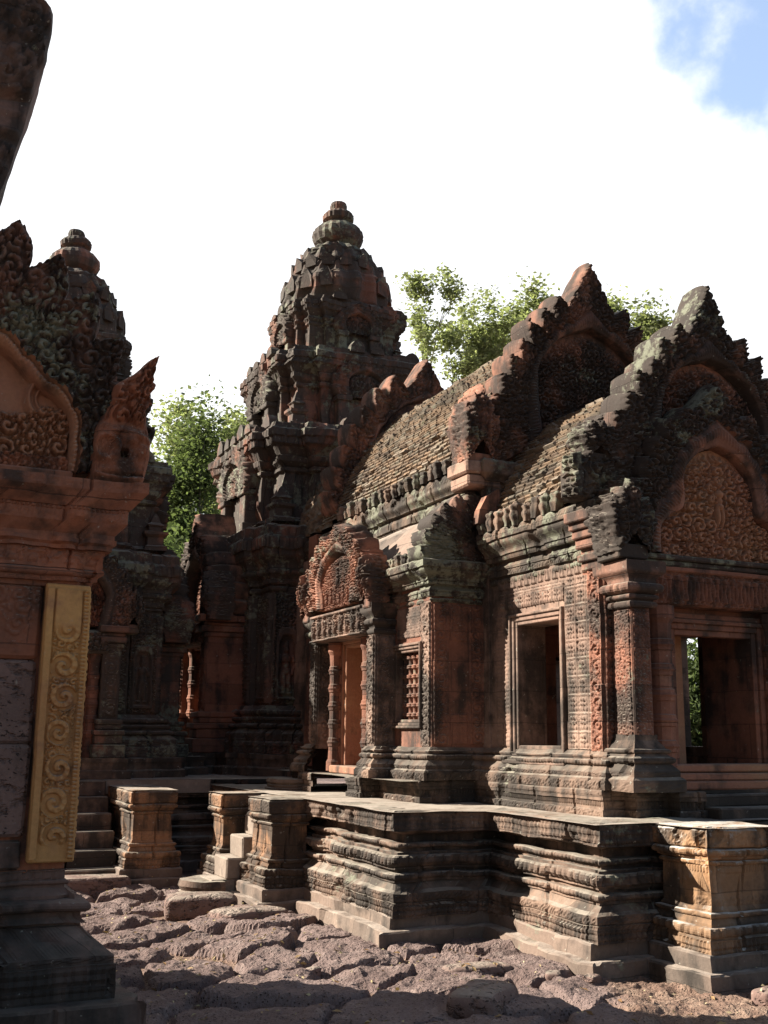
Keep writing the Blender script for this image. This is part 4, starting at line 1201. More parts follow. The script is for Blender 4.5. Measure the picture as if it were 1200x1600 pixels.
# side door: projecting frame, pilasters, lintel, pediment
YD = 10.91
mkS = lambda x, y=YD: (lambda: S_((x, y, 0)))
mm = S_((4.78, YD, 0)); nested_frame(mm, -.30, .30, 1.28, 2.56, [(.04, .02), (.045, .045), (.03, .07)], False); mm.box(-.42, .42, -.05, .16, 1.2, 1.28, .01)
mm.box(-.31, -.302, -.5, -.0, 1.28, 2.56, .002)
mm.build('door_frame', M_tym, hall, warp=.005, wf=4)
mm = MB(); mm.box(4.80, 5.30, YD + .31, YD + .36, 1.28, 2.58, .004); mm.box(4.80, 5.3, YD - .36, YD - .31, 1.28, 2.58, .004); mm.build('door_reveal', M_tym, hall)
octo_colonnette(mkS(4.70), hall, -.45, .0, 1.22, 2.62, .075, M_red)
octo_colonnette(mkS(4.70), hall, .45, .0, 1.22, 2.62, .075, M_red)
for sx in (-.90, .70):
    mm = S_((4.57, YD, 0)); mm.box(sx, sx + .18, -.26, 0, 1.45, 2.66, .006)
    mm.relief(sx + .01, 1.52, .16, 1.10, rc(.16, 11, .12), .001, .022, .007)
    mm.frame((0, YD - sx - .18, 0), (1, 0, 0), (0, -1, 0)); mm.relief(4.585, 1.52, .2, 1.1, rc(.2, 13, .14), .001, .018, .009)
    p = mm.build('side_pilaster', M_wall, hall, warp=.004, wf=4)
    mb = MB(); R = rect(4.57, 4.8, YD - sx - .18, YD - sx)
    sweep(mb, R, zfit(prof(.01, 2.6, ('r', .04, .02), ('v', .01), ('s', .02, .02), ('r', .05, .03, .012, .05), ('c', .05, .06), ('v', .06), ('h', -.1)), 2.62, 2.93), True, .02)
    mb.build('capital', M_pedd, p, warp=.006)
mm = S_((4.53, YD, 0)); mm.box(-.72, .72, -.25, -.004, 2.63, 2.93, .008)
def friezef(u, v):
    f = np.zeros(np.shape(u))
    for k in range(9):
        f = np.maximum(f, figure_h(u - .08 - .16 * k, v - .03 - .01 * (k % 2), .20 + .03 * (k % 3)))
    return np.maximum(np.where(f > .05, .4 + .6 * f, .55 * scroll(u, v, .06, 9, 1.3)), .85 * ((v > .27) | (v < .02)))
mm.relief(-.72, 2.63, 1.44, .30, friezef, 0, .07, .0065)
mm.build('lintel', M_wall, hall, warp=.005, wf=5)
inS = [(.36, 2.99), (.40, 3.16), (.46, 3.26), (.40, 3.40), (.28, 3.50), (.1, 3.56), (0, 3.58)]
ouS = [(.74, 2.99), (.80, 3.15), (.74, 3.36), (.60, 3.55), (.40, 3.68), (.18, 3.74), (0, 3.76)]
pediment(hall, mkS(4.52), inS, ouS, 2.97, 6, .10, .12, .15, .007, M_ped, M_red, .42, 12, .06, [(0, 3.16, .34), (-.17, 3.0, .28), (.17, 3.0, .28), (-.06, 2.98, .2), (.07, 2.98, .2), (-.30, 3.0, .22), (.30, 3.0, .22)], .075, apex_w=.2)
for sx in (-.86, .86):
    naga_end(mkS(4.52), hall, sx, 2.93, .26, .46, .16, M_ped, 4, seed=14, w0=0.02)
# gabled back of the side pediment joins the aisle roof
mm = S_((4.8, YD, 0)); mm.prism([(-.78, 3.0), (.78, 3.0), (.70, 3.25), (.5, 3.44), (.2, 3.55), (-.2, 3.55), (-.5, 3.44), (-.70, 3.25)], -.5, -.12); mm.build('side_gable', M_pedd, hall, warp=.02, wf=3)
# blind stone north door of nave, interior darkness comes from the walls themselves
mb = MB(); mb.box(5.3, 7.7, 13.6, 13.9, 1.2, 4.3, .01); mb.build('cross_wall', M_red, hall)

# ================================================================== TOWERS
def cruci(w, bay, out, bay2=None, out2=None):
    """square of half width w with a projecting bay (half width bay, reach out) on every side; counter-clockwise"""
    q = []
    side = [(-w, -w)]
    side += [(-bay, -w), (-bay, -out)] 
    if bay2: side += [(-bay2, -out), (-bay2, -out2), (bay2, -out2), (bay2, -out)]
    side += [(bay, -out), (bay, -w)]
    for k in range(4):
        c, s = [(1, 0), (0, 1), (-1, 0), (0, -1)][k]
        q += [(x * c - y * s, x * s + y * c) for x, y in side]
    return q
def tower(name, label, cx, cy, z0, sh, sv, dirs, seed=0, block=.03, fine=.03):
    T = thing(name, label, 'tower', (cx, cy, z0))
    zz = lambda z: z0 + (z - 1.08) * sv
    sh_p = lambda pts: [(cx + x * sh, cy + y * sh) for x, y in pts]
    def sp(pf, a, b): return zfit([(q[0] * sh,) + tuple(q[1:]) for q in pf], zz(a), zz(b))
    mb = MB(); sweep(mb, sh_p(cruci(1.92, 1.4, 2.1, .95, 2.55)), sp(prof(0, 0, ('v', .1), ('s', -.02, .02), ('h', -.03), ('v', .1), ('h', .02), ('v', .06), ('h', -.5)), 1.06, 1.35), True, .06)
    mb.build('plinth', M_dark, T, warp=.02, wf=2.6, block=.025, seed=seed)
    bp = cruci(1.5, 1.02, 1.64)
    mb = MB()
    base = prof(.30, 0, ('V', .13, .012, .1, 'fol'), ('s', -.02, .02), ('V', .09, .012, .09, 'fol'), ('s', -.08, .06), ('h', .02), ('r', .06, .04, .02, .07), ('h', -.06), ('v', .03), ('r', .05, .03), ('h', -.03), ('v', .02), ('r', .07, .04, .02, .08), ('s', -.06, .05), ('h', -.1))
    sweep(mb, sh_p(bp), sp(base, 1.35, 2.0), True, fine * .7)
    mb.build('base_moulding', M_tower, T, warp=.016, wf=3, block=.015, seed=seed)
    mb = MB(); sweep(mb, sh_p(bp), sp(prof(0, 0, ('V', .06, .01, .06, 'fol'), ('v', 1.5), ('V', .06, .01, .06, 'fol')), 1.98, 3.62), True, .06)
    # carved pilasters and devata niches on the two sides that are seen
    for d in ('E', 'S', 'N'):
        def fr(m, off, d=d):
            if d == 'E': return m.frame((cx, cy - off * sh, 0), (1, 0, 0), (0, -1, 0))
            if d == 'S': return m.frame((cx - off * sh, cy, 0), (0, -1, 0), (-1, 0, 0))
            return m.frame((cx + off * sh, cy, 0), (0, 1, 0), (1, 0, 0))
        for sg in (-1, 1):
            fr(mb, 1.64)
            for a, b in ((.80, 1.0), (.55, .72)):
                u0, u1 = sorted((sg * a * sh, sg * b * sh))
                mb.relief(u0, zz(2.02), u1 - u0, zz(3.58) - zz(2.02), lambda u, v: rosette_column(u, v, .2 * sh, .17, 4, .14), .012, .042, .012)
            fr(mb, 1.5)
            u0, u1 = sorted((sg * 1.04 * sh, sg * 1.49 * sh))
            w = u1 - u0
            hN = zz(3.58) - zz(2.02)
            def niche(u, v, w=w, hN=hN):
                x = u - w / 2
                fol = .62 * scroll(u, v, .1, 8 + seed, 1.3)
                half = w * .27
                arch = (v > .10) & (v < hN * .62) & (np.abs(x) < half * np.clip((hN * .66 - v) / (hN * .12), 0, 1) ** .5)
                rim = (v > .06) & (v < hN * .68) & (np.abs(x) < (half + .035) * np.clip((hN * .73 - v) / (hN * .13), 0, 1) ** .5) & ~arch
                fg = figure_h(x, v - .14, hN * .46)
                pil = np.where(np.abs(x) > w * .40, .5 + .5 * scroll(u, v, .05, 3), 0)
                return np.where(arch, .9 * fg, np.where(rim, .95, np.maximum(fol, pil)))
            mb.relief(u0, zz(2.02), w, hN, niche, .0, .075, .011)
    mb.build('body', M_tower, T, warp=.012, wf=3, block=.012, seed=seed)
    corn = prof(0.0, 0, ('r', .06, .04), ('v', .02), ('h', .05), ('V', .06, .012, .07, 'fol'), ('s', .05, .04), ('r', .07, .04, .016, .07), ('h', .03), ('v', .03), ('c', .10, .12), ('v', .05), ('h', .03), ('V', .12, .02, .16, 'dent'), ('s', -.03, .03), ('V', .10, .02, .14, 'petal'), ('s', -.06, .03), ('h', -.4))
    mb = MB(); sweep(mb, sh_p(bp), sp(corn, 3.60, 4.55), True, fine * .8)
    mb.build('cornice', M_tower, T, warp=.022, wf=2.6, block=block, seed=seed + 1)
    mb = MB(); flat(mb, cx - 1.6 * sh, cx + 1.6 * sh, cy - 1.6 * sh, cy + 1.6 * sh, zz(4.5), .4); mb.build('roof_core', M_tower, T)
    # diminishing storeys
    tiers = [(4.45, 6.12, 1.34, .90, 1.50), (6.02, 7.48, 1.02, .68, 1.16), (7.38, 8.46, .74, .5, .86)]
    rr = random.Random(seed)
    for k, (za, zb, w, bay, out) in enumerate(tiers):
        P = sh_p(cruci(w, bay, out))
        hh = zb - za
        g = 1 - .22 * k
        mb = MB()
        pf = [(.10 * g, 0), (.10 * g, .08), (.06 * g, .09), (.10 * g, .12), (.04 * g, .15), (0, .16), (0, .30), (0, .44), (0, .56), (.05 * g, .58), (.05 * g, .61), (.02 * g, .62), (.09 * g, .66), (.11 * g, .70), (.08 * g, .71), (.17 * g, .78), (.22 * g, .80), (.22 * g, .86), (.25 * g, .87), (.25 * g, .93), (.20 * g, .95), (.18 * g, 1.0), (-.3, 1.0)]
        pf = [(q[0] * sh, zz(za + q[1] * hh), .02 * sh if .8 <= q[1] <= .93 else .008, .14 if q[1] > .8 else .07, 'dent' if .8 <= q[1] <= .93 else 'fol') for q in pf]
        sweep(mb, P, pf, True, fine)
        mb.build('storey', M_tower, T, warp=.022, wf=3.4, block=block * 2.0, seed=seed + k)
        # corner turrets and gabled niches standing on the ledge below
        hz = hh * .80
        for d in ('E', 'S', 'N', 'W'):
            if d == 'W': continue
            if d == 'E': U, Wv, O = (1, 0, 0), (0, -1, 0), (cx, cy, 0)
            elif d == 'S': U, Wv, O = (0, -1, 0), (-1, 0, 0), (cx, cy, 0)
            else: U, Wv, O = (0, 1, 0), (1, 0, 0), (cx, cy, 0)
            mkt = lambda U=U, Wv=Wv, O=O: MB((O[0] + Wv[0] * (out + .17 * g) * sh, O[1] + Wv[1] * (out + .17 * g) * sh, 0), U, Wv)
            b = bay * .80 * sh
            z1, z2 = zz(za + .12 * hh), zz(za + .97 * hh)
            zm = z1 + (z2 - z1) * .42
            q = mkt()
            for sg in (-1, 1):
                q.box(sg * b * .52, sg * b * .86, -.3 * sh, .02, z1 - .1, zm, .01)
                q.box(sg * b * .46, sg * b * .92, -.3 * sh, .06, zm - .08, zm, .01)
                q.box(sg * b * .48, sg * b * .90, -.3 * sh, .05, z1 - .1, z1 + .08, .01)
            q.box(-b * .52, b * .52, -.3 * sh, -.10, z1 - .1, zm, .01)
            q.build('false_door', M_tower, T, warp=.015, wf=4, seed=seed)
            i_ = [(b * .50, zm), (b * .52, zm + .35 * (z2 - zm)), (b * .3, zm + .52 * (z2 - zm)), (0, zm + .60 * (z2 - zm))]
            o_ = [(b * .92, zm), (b * .98, zm + .35 * (z2 - zm)), (b * .62, zm + .68 * (z2 - zm)), (b * .25, zm + .86 * (z2 - zm)), (0, zm + .9 * (z2 - zm))]
            pediment(T, mkt, i_, o_, zm, 4, .06 * g, .12 * g, .24 * sh, .03, M_tower, M_tower, .3, seed + k, .05, None, .1, apex_w=.2)
        for sx, sy in ((-1, -1), (1, -1), (-1, 1), (1, 1)):
            a = (w + .03) * sh
            px, py = cx + sx * a, cy + sy * a
            r = .14 * sh * g
            zb_ = zz(za + .10 * hh)
            H_ = hz * .52 * sv * rr.uniform(.7, 1.0)
            if rr.random() < .2: continue
            q = MB()
            Q = rect(px - r, px + r, py - r, py + r)
            sweep(q, Q, [(.03, zb_, 0, 0, ''), (.03, zb_ + .12 * H_, 0, 0, ''), (-.01, zb_ + .16 * H_, 0, 0, ''), (-.01, zb_ + .38 * H_, 0, 0, ''), (.04, zb_ + .45 * H_, 0, 0, ''), (.04, zb_ + .52 * H_, 0, 0, ''), (-.03, zb_ + .55 * H_, 0, 0, ''), (-.03, zb_ + .66 * H_, 0, 0, ''), (.0, zb_ + .7 * H_, 0, 0, ''), (-.05, zb_ + .78 * H_, 0, 0, ''), (-.08, zb_ + .95 * H_, 0, 0, ''), (-r + .01, zb_ + H_ * 1.05, 0, 0, '')], True, .06)
            q.build('corner_turret', M_tower, T, warp=.02, wf=5, seed=seed)
        # upright antefixes along the cornice edge
        q = MB()
        for i in range(len(P)):
            A, B = np.array(P[i]), np.array(P[(i + 1) % len(P)])
            L = np.linalg.norm(B - A)
            dd = (B - A) / L
            nn = np.array([dd[1], -dd[0]])
            if L < .25 * sh: continue
            n = max(1, int(L / (.30 * sh)))
            for j in range(n):
                if rr.random() < .22: continue
                c = A + dd * L * (j + .5) / n + nn * .17 * sh * g
                hgt = rr.uniform(.12, .25) * sv * g
                ww = L / n * .36
                q.frame((c[0], c[1], 0), (dd[0], dd[1], 0), (nn[0], nn[1], 0))
                zt = zz(zb) - .03
                q.prism([(-ww, zt), (ww, zt), (ww * .95, zt + hgt * .55), (ww * .5, zt + hgt * .9), (0, zt + hgt), (-ww * .5, zt + hgt * .88), (-ww * .95, zt + hgt * .5)], -.08 * sh, .05 * sh)
        q.build('cornice_leaves', M_tower, T, warp=.02, wf=5, seed=seed + 3)
    # crown
    z = lambda a: zz(a)
    q = MB((cx, cy, 0))
    R = [(.82, 8.40), (.88, 8.52), (.88, 8.80), (.90, 8.86), (.84, 9.00), (.78, 9.05), (.74, 9.22), (.67, 9.25), (.69, 9.33), (.60, 9.50), (.56, 9.52), (.57, 9.58), (.44, 9.70), (.36, 9.72)]
    R2 = []
    for i in range(len(R) - 1):
        for j in range(3):
            t = j / 3
            R2.append(((R[i][0] * (1 - t) + R[i + 1][0] * t) * sh, z(R[i][1] * (1 - t) + R[i + 1][1] * t)))
    R2.append((R[-1][0] * sh, z(R[-1][1])))
    q.lathe(0, 0, R2, 120, 16, .05, smooth=False)
    for ring, (rad, za, hh, n) in enumerate(((.86, 8.80, .30, 16), (.72, 9.22, .22, 16), (.56, 9.50, .18, 14))):
        for i in range(n):
            if rr.random() < .12: continue
            a = 2 * math.pi * (i + .5) / n
            q.frame((cx + rad * sh * math.cos(a), cy + rad * sh * math.sin(a), 0), (-math.sin(a), math.cos(a), 0), (math.cos(a), math.sin(a), 0))
            w_ = .10 * sh; zt = z(za - .08); hgt = hh * sv
            q.prism([(-w_, zt), (w_, zt), (w_, zt + hgt * .6), (0, zt + hgt * 1.1), (-w_, zt + hgt * .6)], -.08, .06)
    q.build('lotus_crown', M_tower, T, warp=.03, wf=4.5, block=block * 2.2, seed=seed + 5)
    q = MB((cx, cy, 0))
    V = [(.34, 9.70), (.30, 9.76), (.40, 9.84), (.44, 9.95), (.42, 10.05), (.34, 10.14), (.22, 10.20), (.20, 10.24), (.26, 10.28), (.27, 10.36), (.22, 10.42), (.14, 10.46), (.15, 10.54), (.13, 10.60), (.02, 10.62)]
    q.lathe(0, 0, [(r * sh, z(h)) for r, h in V], 40, 20, .02, smooth=False)
    q.build('finial_vase', M_tower, T, warp=.02, wf=4, seed=seed + 6)
    # doors with colonnettes and flame gables
    for d in dirs:
        if d == 'E': U, Wv = (1, 0, 0), (0, -1, 0)
        elif d == 'S': U, Wv = (0, -1, 0), (-1, 0, 0)
        else: U, Wv = (0, 1, 0), (1, 0, 0)
        mk = lambda off=(2.05 if d == 'N' else 2.22), U=U, Wv=Wv: MB((cx + Wv[0] * off * sh, cy + Wv[1] * off * sh, 0), U, Wv)
        q = mk()
        for sg in (-1, 1):
            a, b = sorted((sg * .52 * sh, sg * .78 * sh))
            q.box(a, b, -.7 * sh, .0, zz(1.9), zz(3.05), .01)
            q.relief(a + .01, zz(1.95), b - a - .02, zz(3.0) - zz(1.95), lambda u, v: rosette_column(u, v, .24 * sh, .17, 5, .14), .002, .03, .014)
            for zA, zB, o in ((1.35, 1.55, .18), (1.55, 1.68, .12), (1.68, 1.76, .16), (1.76, 1.84, .08), (1.84, 1.92, .11), (2.98, 3.05, .05), (3.05, 3.14, .1), (3.14, 3.20, .06), (3.20, 3.3, .14)):
                q.box(a - o * sh * .6, b + o * sh * .6, -.7 * sh, o * sh, zz(zA), zz(zB) - .004, .012)
        q.box(-.5 * sh, .5 * sh, -.72 * sh, -.12, zz(2.85), zz(3.25), .01)
        q.box(-.62 * sh, .62 * sh, -.7 * sh, .03, zz(2.88), zz(3.22), .02)
        q.relief(-.6 * sh, zz(2.90), 1.2 * sh, .30 * sv, lambda u, v: scroll(u, v, .1, 4), .03, .06, .016)
        dr = q.build('door_surround', M_tower if d != 'S' else M_red, T, warp=.012, wf=4, seed=seed)  # south side gets a brighter stone to look sunlit
        q = mk(1.86); nested_frame(q, -.28 * sh, .28 * sh, zz(1.45), zz(2.82), [(.05, .05), (.06, .10), (.05, .16)], False)
        q.box(-.28 * sh, -.02, -.1, .0, zz(1.4), zz(2.84), .01); q.box(.02, .28 * sh, -.1, .0, zz(1.4), zz(2.84), .01); q.box(-.03, .03, -.1, .03, zz(1.4), zz(2.84), .01)
        q.build('false_door', M_red, dr, warp=.006, wf=4)
        for sg in (-1, 1):
            octo_colonnette(lambda: mk(2.06), dr, sg * .43 * sh, 0, zz(1.36), zz(2.9), .085 * sh, M_red)
        i_ = [(.44 * sh, zz(3.3)), (.50 * sh, zz(3.62)), (.52 * sh, zz(3.8)), (.38 * sh, zz(4.02)), (.2 * sh, zz(4.14)), (0, zz(4.2))]
        o_ = [(.80 * sh, zz(3.3)), (.86 * sh, zz(3.6)), (.84 * sh, zz(3.9)), (.66 * sh, zz(4.2)), (.38 * sh, zz(4.45)), (0, zz(4.6))]
        pediment(T, mk, i_, o_, zz(3.3), 6, .09 * sh, .30 * sh, .55 * sh, .018, M_tower if d != 'S' else M_ped, M_red, .35, seed + 2, .22 * sh, None, .09, apex_w=.18)  # south gable's lighter stone has sunlight put into the colour
        for sg in (-1, 1):
            naga_end(mk, T, sg * .92 * sh, zz(3.26), .30 * sh, .60 * sv, .30, M_tower, 4, seed=seed + sg, w0=.02)
        q = mk(); q.prism([(-.74 * sh, zz(3.3)), (.74 * sh, zz(3.3)), (.78 * sh, zz(3.8)), (.4 * sh, zz(4.35)), (-.4 * sh, zz(4.35)), (-.78 * sh, zz(3.8))], -.75 * sh, -.30 * sh); q.build('gable_backing', M_tower, T, warp=.02, wf=3)
    return T
tower('central_tower', 'tallest stepped stone tower with a vase finial, rising behind the brick vaulted hall', 6.5, 16.0, 1.08, 1.0, 1.0, ('S',), 1, fine=.032)
tower('south_tower', 'dark stepped tower half hidden behind the ochre pillar and its flame gable', 2.11, 15.55, 1.08, .835, .825, ('E', 'S', 'N'), 21, fine=.034)

# ================================================================== NEAR SHRINE (left edge)
YL = 6.45
shr = thing('shrine', 'near red shrine at the left edge with an ochre scroll pillar and flame gable', 'shrine', (-.9, 7.2, 0))
mkL = lambda y=YL, x=0.0: (lambda: E_((x, y, 0)))
# base: stepped mouldings, corner turned to the yard
PB = prof(.40, -.10, ('v', .33), ('s', -.012, .012), ('h', -.13), ('V', .19, .012, .09, 'dia'), ('h', -.012), ('v', .012), ('V', .035, .008, .05, 'fol'), ('s', -.16, .15), ('v', .02), ('h', .03), ('s', -.03, .03), ('v', .03), ('r', .07, .05, .012, .09), ('h', -.03), ('v', .02), ('s', -.05, .04), ('h', -.0), ('v', .015), ('r', .03, .02), ('V', .05, .014, .05, 'bead'), ('h', .01), ('v', .01), ('h', -.03), ('v', .05))
PB = [(q[0], q[1] * 1.0, *q[2:]) for q in PB]
PB = zfit(PB, -.10, .90)
mb = MB(); sweep(mb, [(1.06, 8.1), (1.06, 6.47), (1.06, 6.46)][:2], PB, step=.05)
sweep(mb, [(-2.2, 6.47), (1.06, 6.47), (1.06, 8.1), (-2.2, 8.1)], PB, step=.018)
mb.build('base_moulding', M_libd, shr, warp=.012, wf=3.4, block=.010, seed=31)
mm = E_((0, YL + .02, 0))
mm.box(-5.5, 1.06, -1.6, 0, .2, 2.45, .01); mm.box(-5.5, -1.5, -1.55, -.02, 2.46, 3.2, .01);  # left reach, out of view, lengthened to cast more shadow on the ground
mm.build('wall_core', M_lib, shr)
# laterite courses and carved block of the wall
for i, (z0, z1) in enumerate(((.86, 1.03), (1.035, 1.53), (1.535, 2.0))):
    mm = E_((0, YL + .0, 0)); mm.box(-2.2, .825, -.3, (.0, .03, .02)[i], z0, z1, .02)
    if i == 0: mm.relief(.1, z0 + .01, .72, z1 - z0 - .02, lambda u, v: (1 - np.abs(2 * ((u / .16) % 1) - 1) ** 2) * (.4 + .6 * np.cos(40 * v) ** 2), .001, .02, .007)
    mm.build('wall_course', (M_libd, M_lat, M_lat)[i], shr, warp=.014, wf=4, seed=i)
mm = E_((0, YL, 0)); mm.box(-2.2, .83, -.3, .025, 2.005, 2.43, .02)
mm.relief(.05, 2.02, .77, .40, lambda u, v: .8 * scroll(u, v, .1, 12) * sstep(-.05, .12, v - .12 - .12 * np.cos(2 * np.pi * u / .26)), .024, .018, .006)
mm.build('wall_course', M_lib, shr, warp=.008, wf=4, seed=5)
# ochre pillar
mm = E_((0, YL, 0)); mm.box(.845, 1.095, -1.5, .055, .90, 2.44, .008)
def pillar(u, v):
    w = .25
    x = u / w
    s = rosette_column((u - .055), v - .02, .145, .19, 21, 0)
    inner = (x > .22) & (x < .80)
    top = sstep(1.30, 1.22, v); bot = sstep(.06, .12, v)
    bead = .55 + .35 * (((v / .022) % 1) > .4)
    rim = np.where(x < .17, .85, np.where(x > .93, .9, np.where(x > .84, bead, 0)))
    return np.where(inner, s * top * bot + .75 * (1 - top), rim)
mm.relief(.846, .915, .248, 1.50, pillar, .052, .038, .0045)
mm.frame((1.095, 0, 0), (0, 1, 0), (1, 0, 0)); mm.relief(6.42, .92, .2, 1.5, lambda u, v: scroll(u, v, .07, 2), .001, .012, .01)
mm.build('pillar', M_yel, shr, warp=.006, wf=5, seed=3)
# cornice over the pillar
PC = prof(0.01, 2.43, ('v', .03), ('h', .03), ('V', .03, .006, .05, 'fol'), ('r', .05, .03), ('h', .02), ('v', .02), ('V', .10, .014, .11, 'fol'), ('h', .03), ('v', .025), ('s', .02, .015), ('v', .03), ('h', -.01), ('v', .03), ('s', .06, .07), ('V', .07, .006, .08, 'fol'), ('V', .025, .012, .022, 'dent'), ('h', .015), ('s', .08, .10), ('V', .07, .005, .09, 'fol'), ('h', -.2))
PC = zfit(PC, 2.43, 3.03)
mb = MB(); sweep(mb, [(-2.2, 6.42), (1.09, 6.42), (1.09, 8.0)], PC, step=.012)
mb.build('cornice', M_lib, shr, warp=.012, wf=3, block=.012, seed=33)
# gable: tympanum, band and flame leaves, ending in a serpent head
inL = [(.91, 3.10), (.91, 3.40), (.83, 3.54), (.70, 3.62), (.56, 3.76), (.40, 3.87), (.20, 3.94), (0, 3.96)]
ouL = [(1.28, 3.14), (1.24, 3.45), (1.12, 3.75), (.98, 4.02), (.78, 4.22), (.5, 4.42), (.2, 4.56), (0, 4.6)]
gx = -.08
inL = [(u - gx, z) for u, z in inL]; ouL = [(u - gx, z) for u, z in ouL]
def tymf(u, v): return scroll(u, v, .11, 5, 1.3)
mkg = lambda: E_((gx, YL - .02, 0))
# widen: curves are measured from the axis at gx
inL = [(u, z) for u, z in inL[:-1]] + [(0, 3.97)]
ouL = [(u, z) for u, z in ouL[:-1]] + [(0, 4.72)]
pediment(shr, mkg, inL, ouL, 3.10, 6, .18, .5, .45, .008, M_pedd, M_tym, .13, 41, .08, None, .11, apex_w=.22, tym=False, bmat=M_tym)
mt = E_((0, YL - .02, 0))
def shrine_field(u, v):
    x, z = u - 1.3, v + 3.10
    carve = np.clip(sstep(.50, .40, x + .12 * np.sin(9 * z)) + sstep(3.50, 3.44, z + .03 * np.sin(14 * x)), 0, 1) * sstep(.94, .9, x)
    r1 = np.hypot(x - .80, z - 3.55)
    ring = np.exp(-((r1 - .13) / .022) ** 2) * (z > 3.46) + .6 * np.exp(-((r1 - .085) / .012) ** 2) * (z > 3.46)
    r2 = np.hypot((x - .34) * .95, z - 3.52)
    ring2 = np.exp(-((r2 - .50) / .03) ** 2) * (z > 3.66) + .5 * np.exp(-((r2 - .43) / .012) ** 2) * (z > 3.66)
    sill = sstep(3.19, 3.17, z)
    return np.clip(np.maximum.reduce([carve * scroll(u, v, .10, 5, 1.3), ring, ring2, sill * .9]) + .04 * fbm(np.stack([u.ravel(), v.ravel(), 0 * u.ravel()], 1), 7, 3).reshape(u.shape), 0, 1.2)
mt.relief(-1.3, 3.10, 2.28, 1.12, shrine_field, -.10, .08, .006)
mt.build('tympanum', M_tym, shr, warp=.008, wf=4, seed=42)
mm = E_((gx, YL - .04, 0)); mm.box(-1.4, 1.02, -.3, .06, 3.035, 3.10, .01); mm.relief(-1.3, 3.10, 2.32, .10, lambda u, v: scroll(u, v, .06, 8), -.03, .04, .008); mm.build('gable_sill', M_lib, shr, warp=.008, wf=4)
mm = E_((gx, YL - .02, 0))
pass
# serpent (makara) head at the right foot of the gable
def makara():
    mm = E_((0, YL - .06, 0))
    out = [(1.05, 3.03), (1.30, 2.99), (1.36, 3.10), (1.385, 3.22), (1.365, 3.33), (1.36, 3.45), (1.345, 3.54), (1.39, 3.58), (1.365, 3.62), (1.40, 3.69), (1.38, 3.75), (1.42, 3.91), (1.33, 3.82), (1.26, 3.74), (1.16, 3.66), (1.10, 3.50), (1.05, 3.36)]
    o = np.array(out)
    c = np.array([1.19, 3.34])
    n = 160
    L = np.concatenate([[0], np.cumsum(np.linalg.norm(np.diff(np.vstack([o, o[:1]]), axis=0), axis=1))])
    s = np.linspace(0, L[-1], n)
    oc = np.vstack([o, o[:1]])
    O2 = np.stack([np.interp(s, L, oc[:, 0]), np.interp(s, L, oc[:, 1])], 1)
    t = np.linspace(0.01, 1, 40)[:, None]
    U, Z = c[0] + (O2[None, :, 0] - c[0]) * t, c[1] + (O2[None, :, 1] - c[1]) * t
    H = .09 * np.sqrt(np.clip(1 - t ** 9, 0, 1))
    ridge = .05 * scroll(U, Z, .10, 4) * sstep(3.40, 3.46, Z) + .012 * scroll(U, Z, .035, 9) * (Z < 3.40) + .03 * (.5 + .5 * np.cos(55 * (U - 1.05) + 18 * (Z - 3.5) ** 2)) * sstep(3.42, 3.5, Z)
    eye = .05 * np.exp(-(((U - 1.255) / .035) ** 2 + ((Z - 3.32) / .03) ** 2))
    brow = .04 * np.exp(-((Z - 3.37 + .5 * (U - 1.2) ** 2 * 4) / .022) ** 2) * sstep(1.1, 1.16, U)
    mouth = -.035 * np.exp(-((Z - 3.10 - .9 * (U - 1.22) ** 2) / .010) ** 2) * sstep(1.08, 1.12, U) + .03 * np.exp(-((Z - 3.075 - .9 * (U - 1.22) ** 2) / .014) ** 2)
    mouth = mouth + .05 * np.exp(-(((U - 1.335) / .03) ** 2 + ((Z - 3.255) / .045) ** 2)) + .03 * np.exp(-((np.hypot(U - 1.12, Z - 3.26) - .07) / .016) ** 2)
    hole = -.09 * ((np.abs(U - 1.225) < .024) & (np.abs(Z - 3.235) < .024))
    H = H + ridge * sstep(1, .9, t) + eye + brow + mouth + hole
    mm.grid(mm.pts(U, H, Z), True)
    b = np.linspace(0, 1, 5)[:, None]
    mm.grid(mm.pts(O2[None, :, 0] + 0 * b, H[-1:] - .45 * b, O2[None, :, 1] + 0 * b), False)
    return mm.build('serpent_head', M_lib, shr, warp=.022, wf=6, seed=8)
makara()
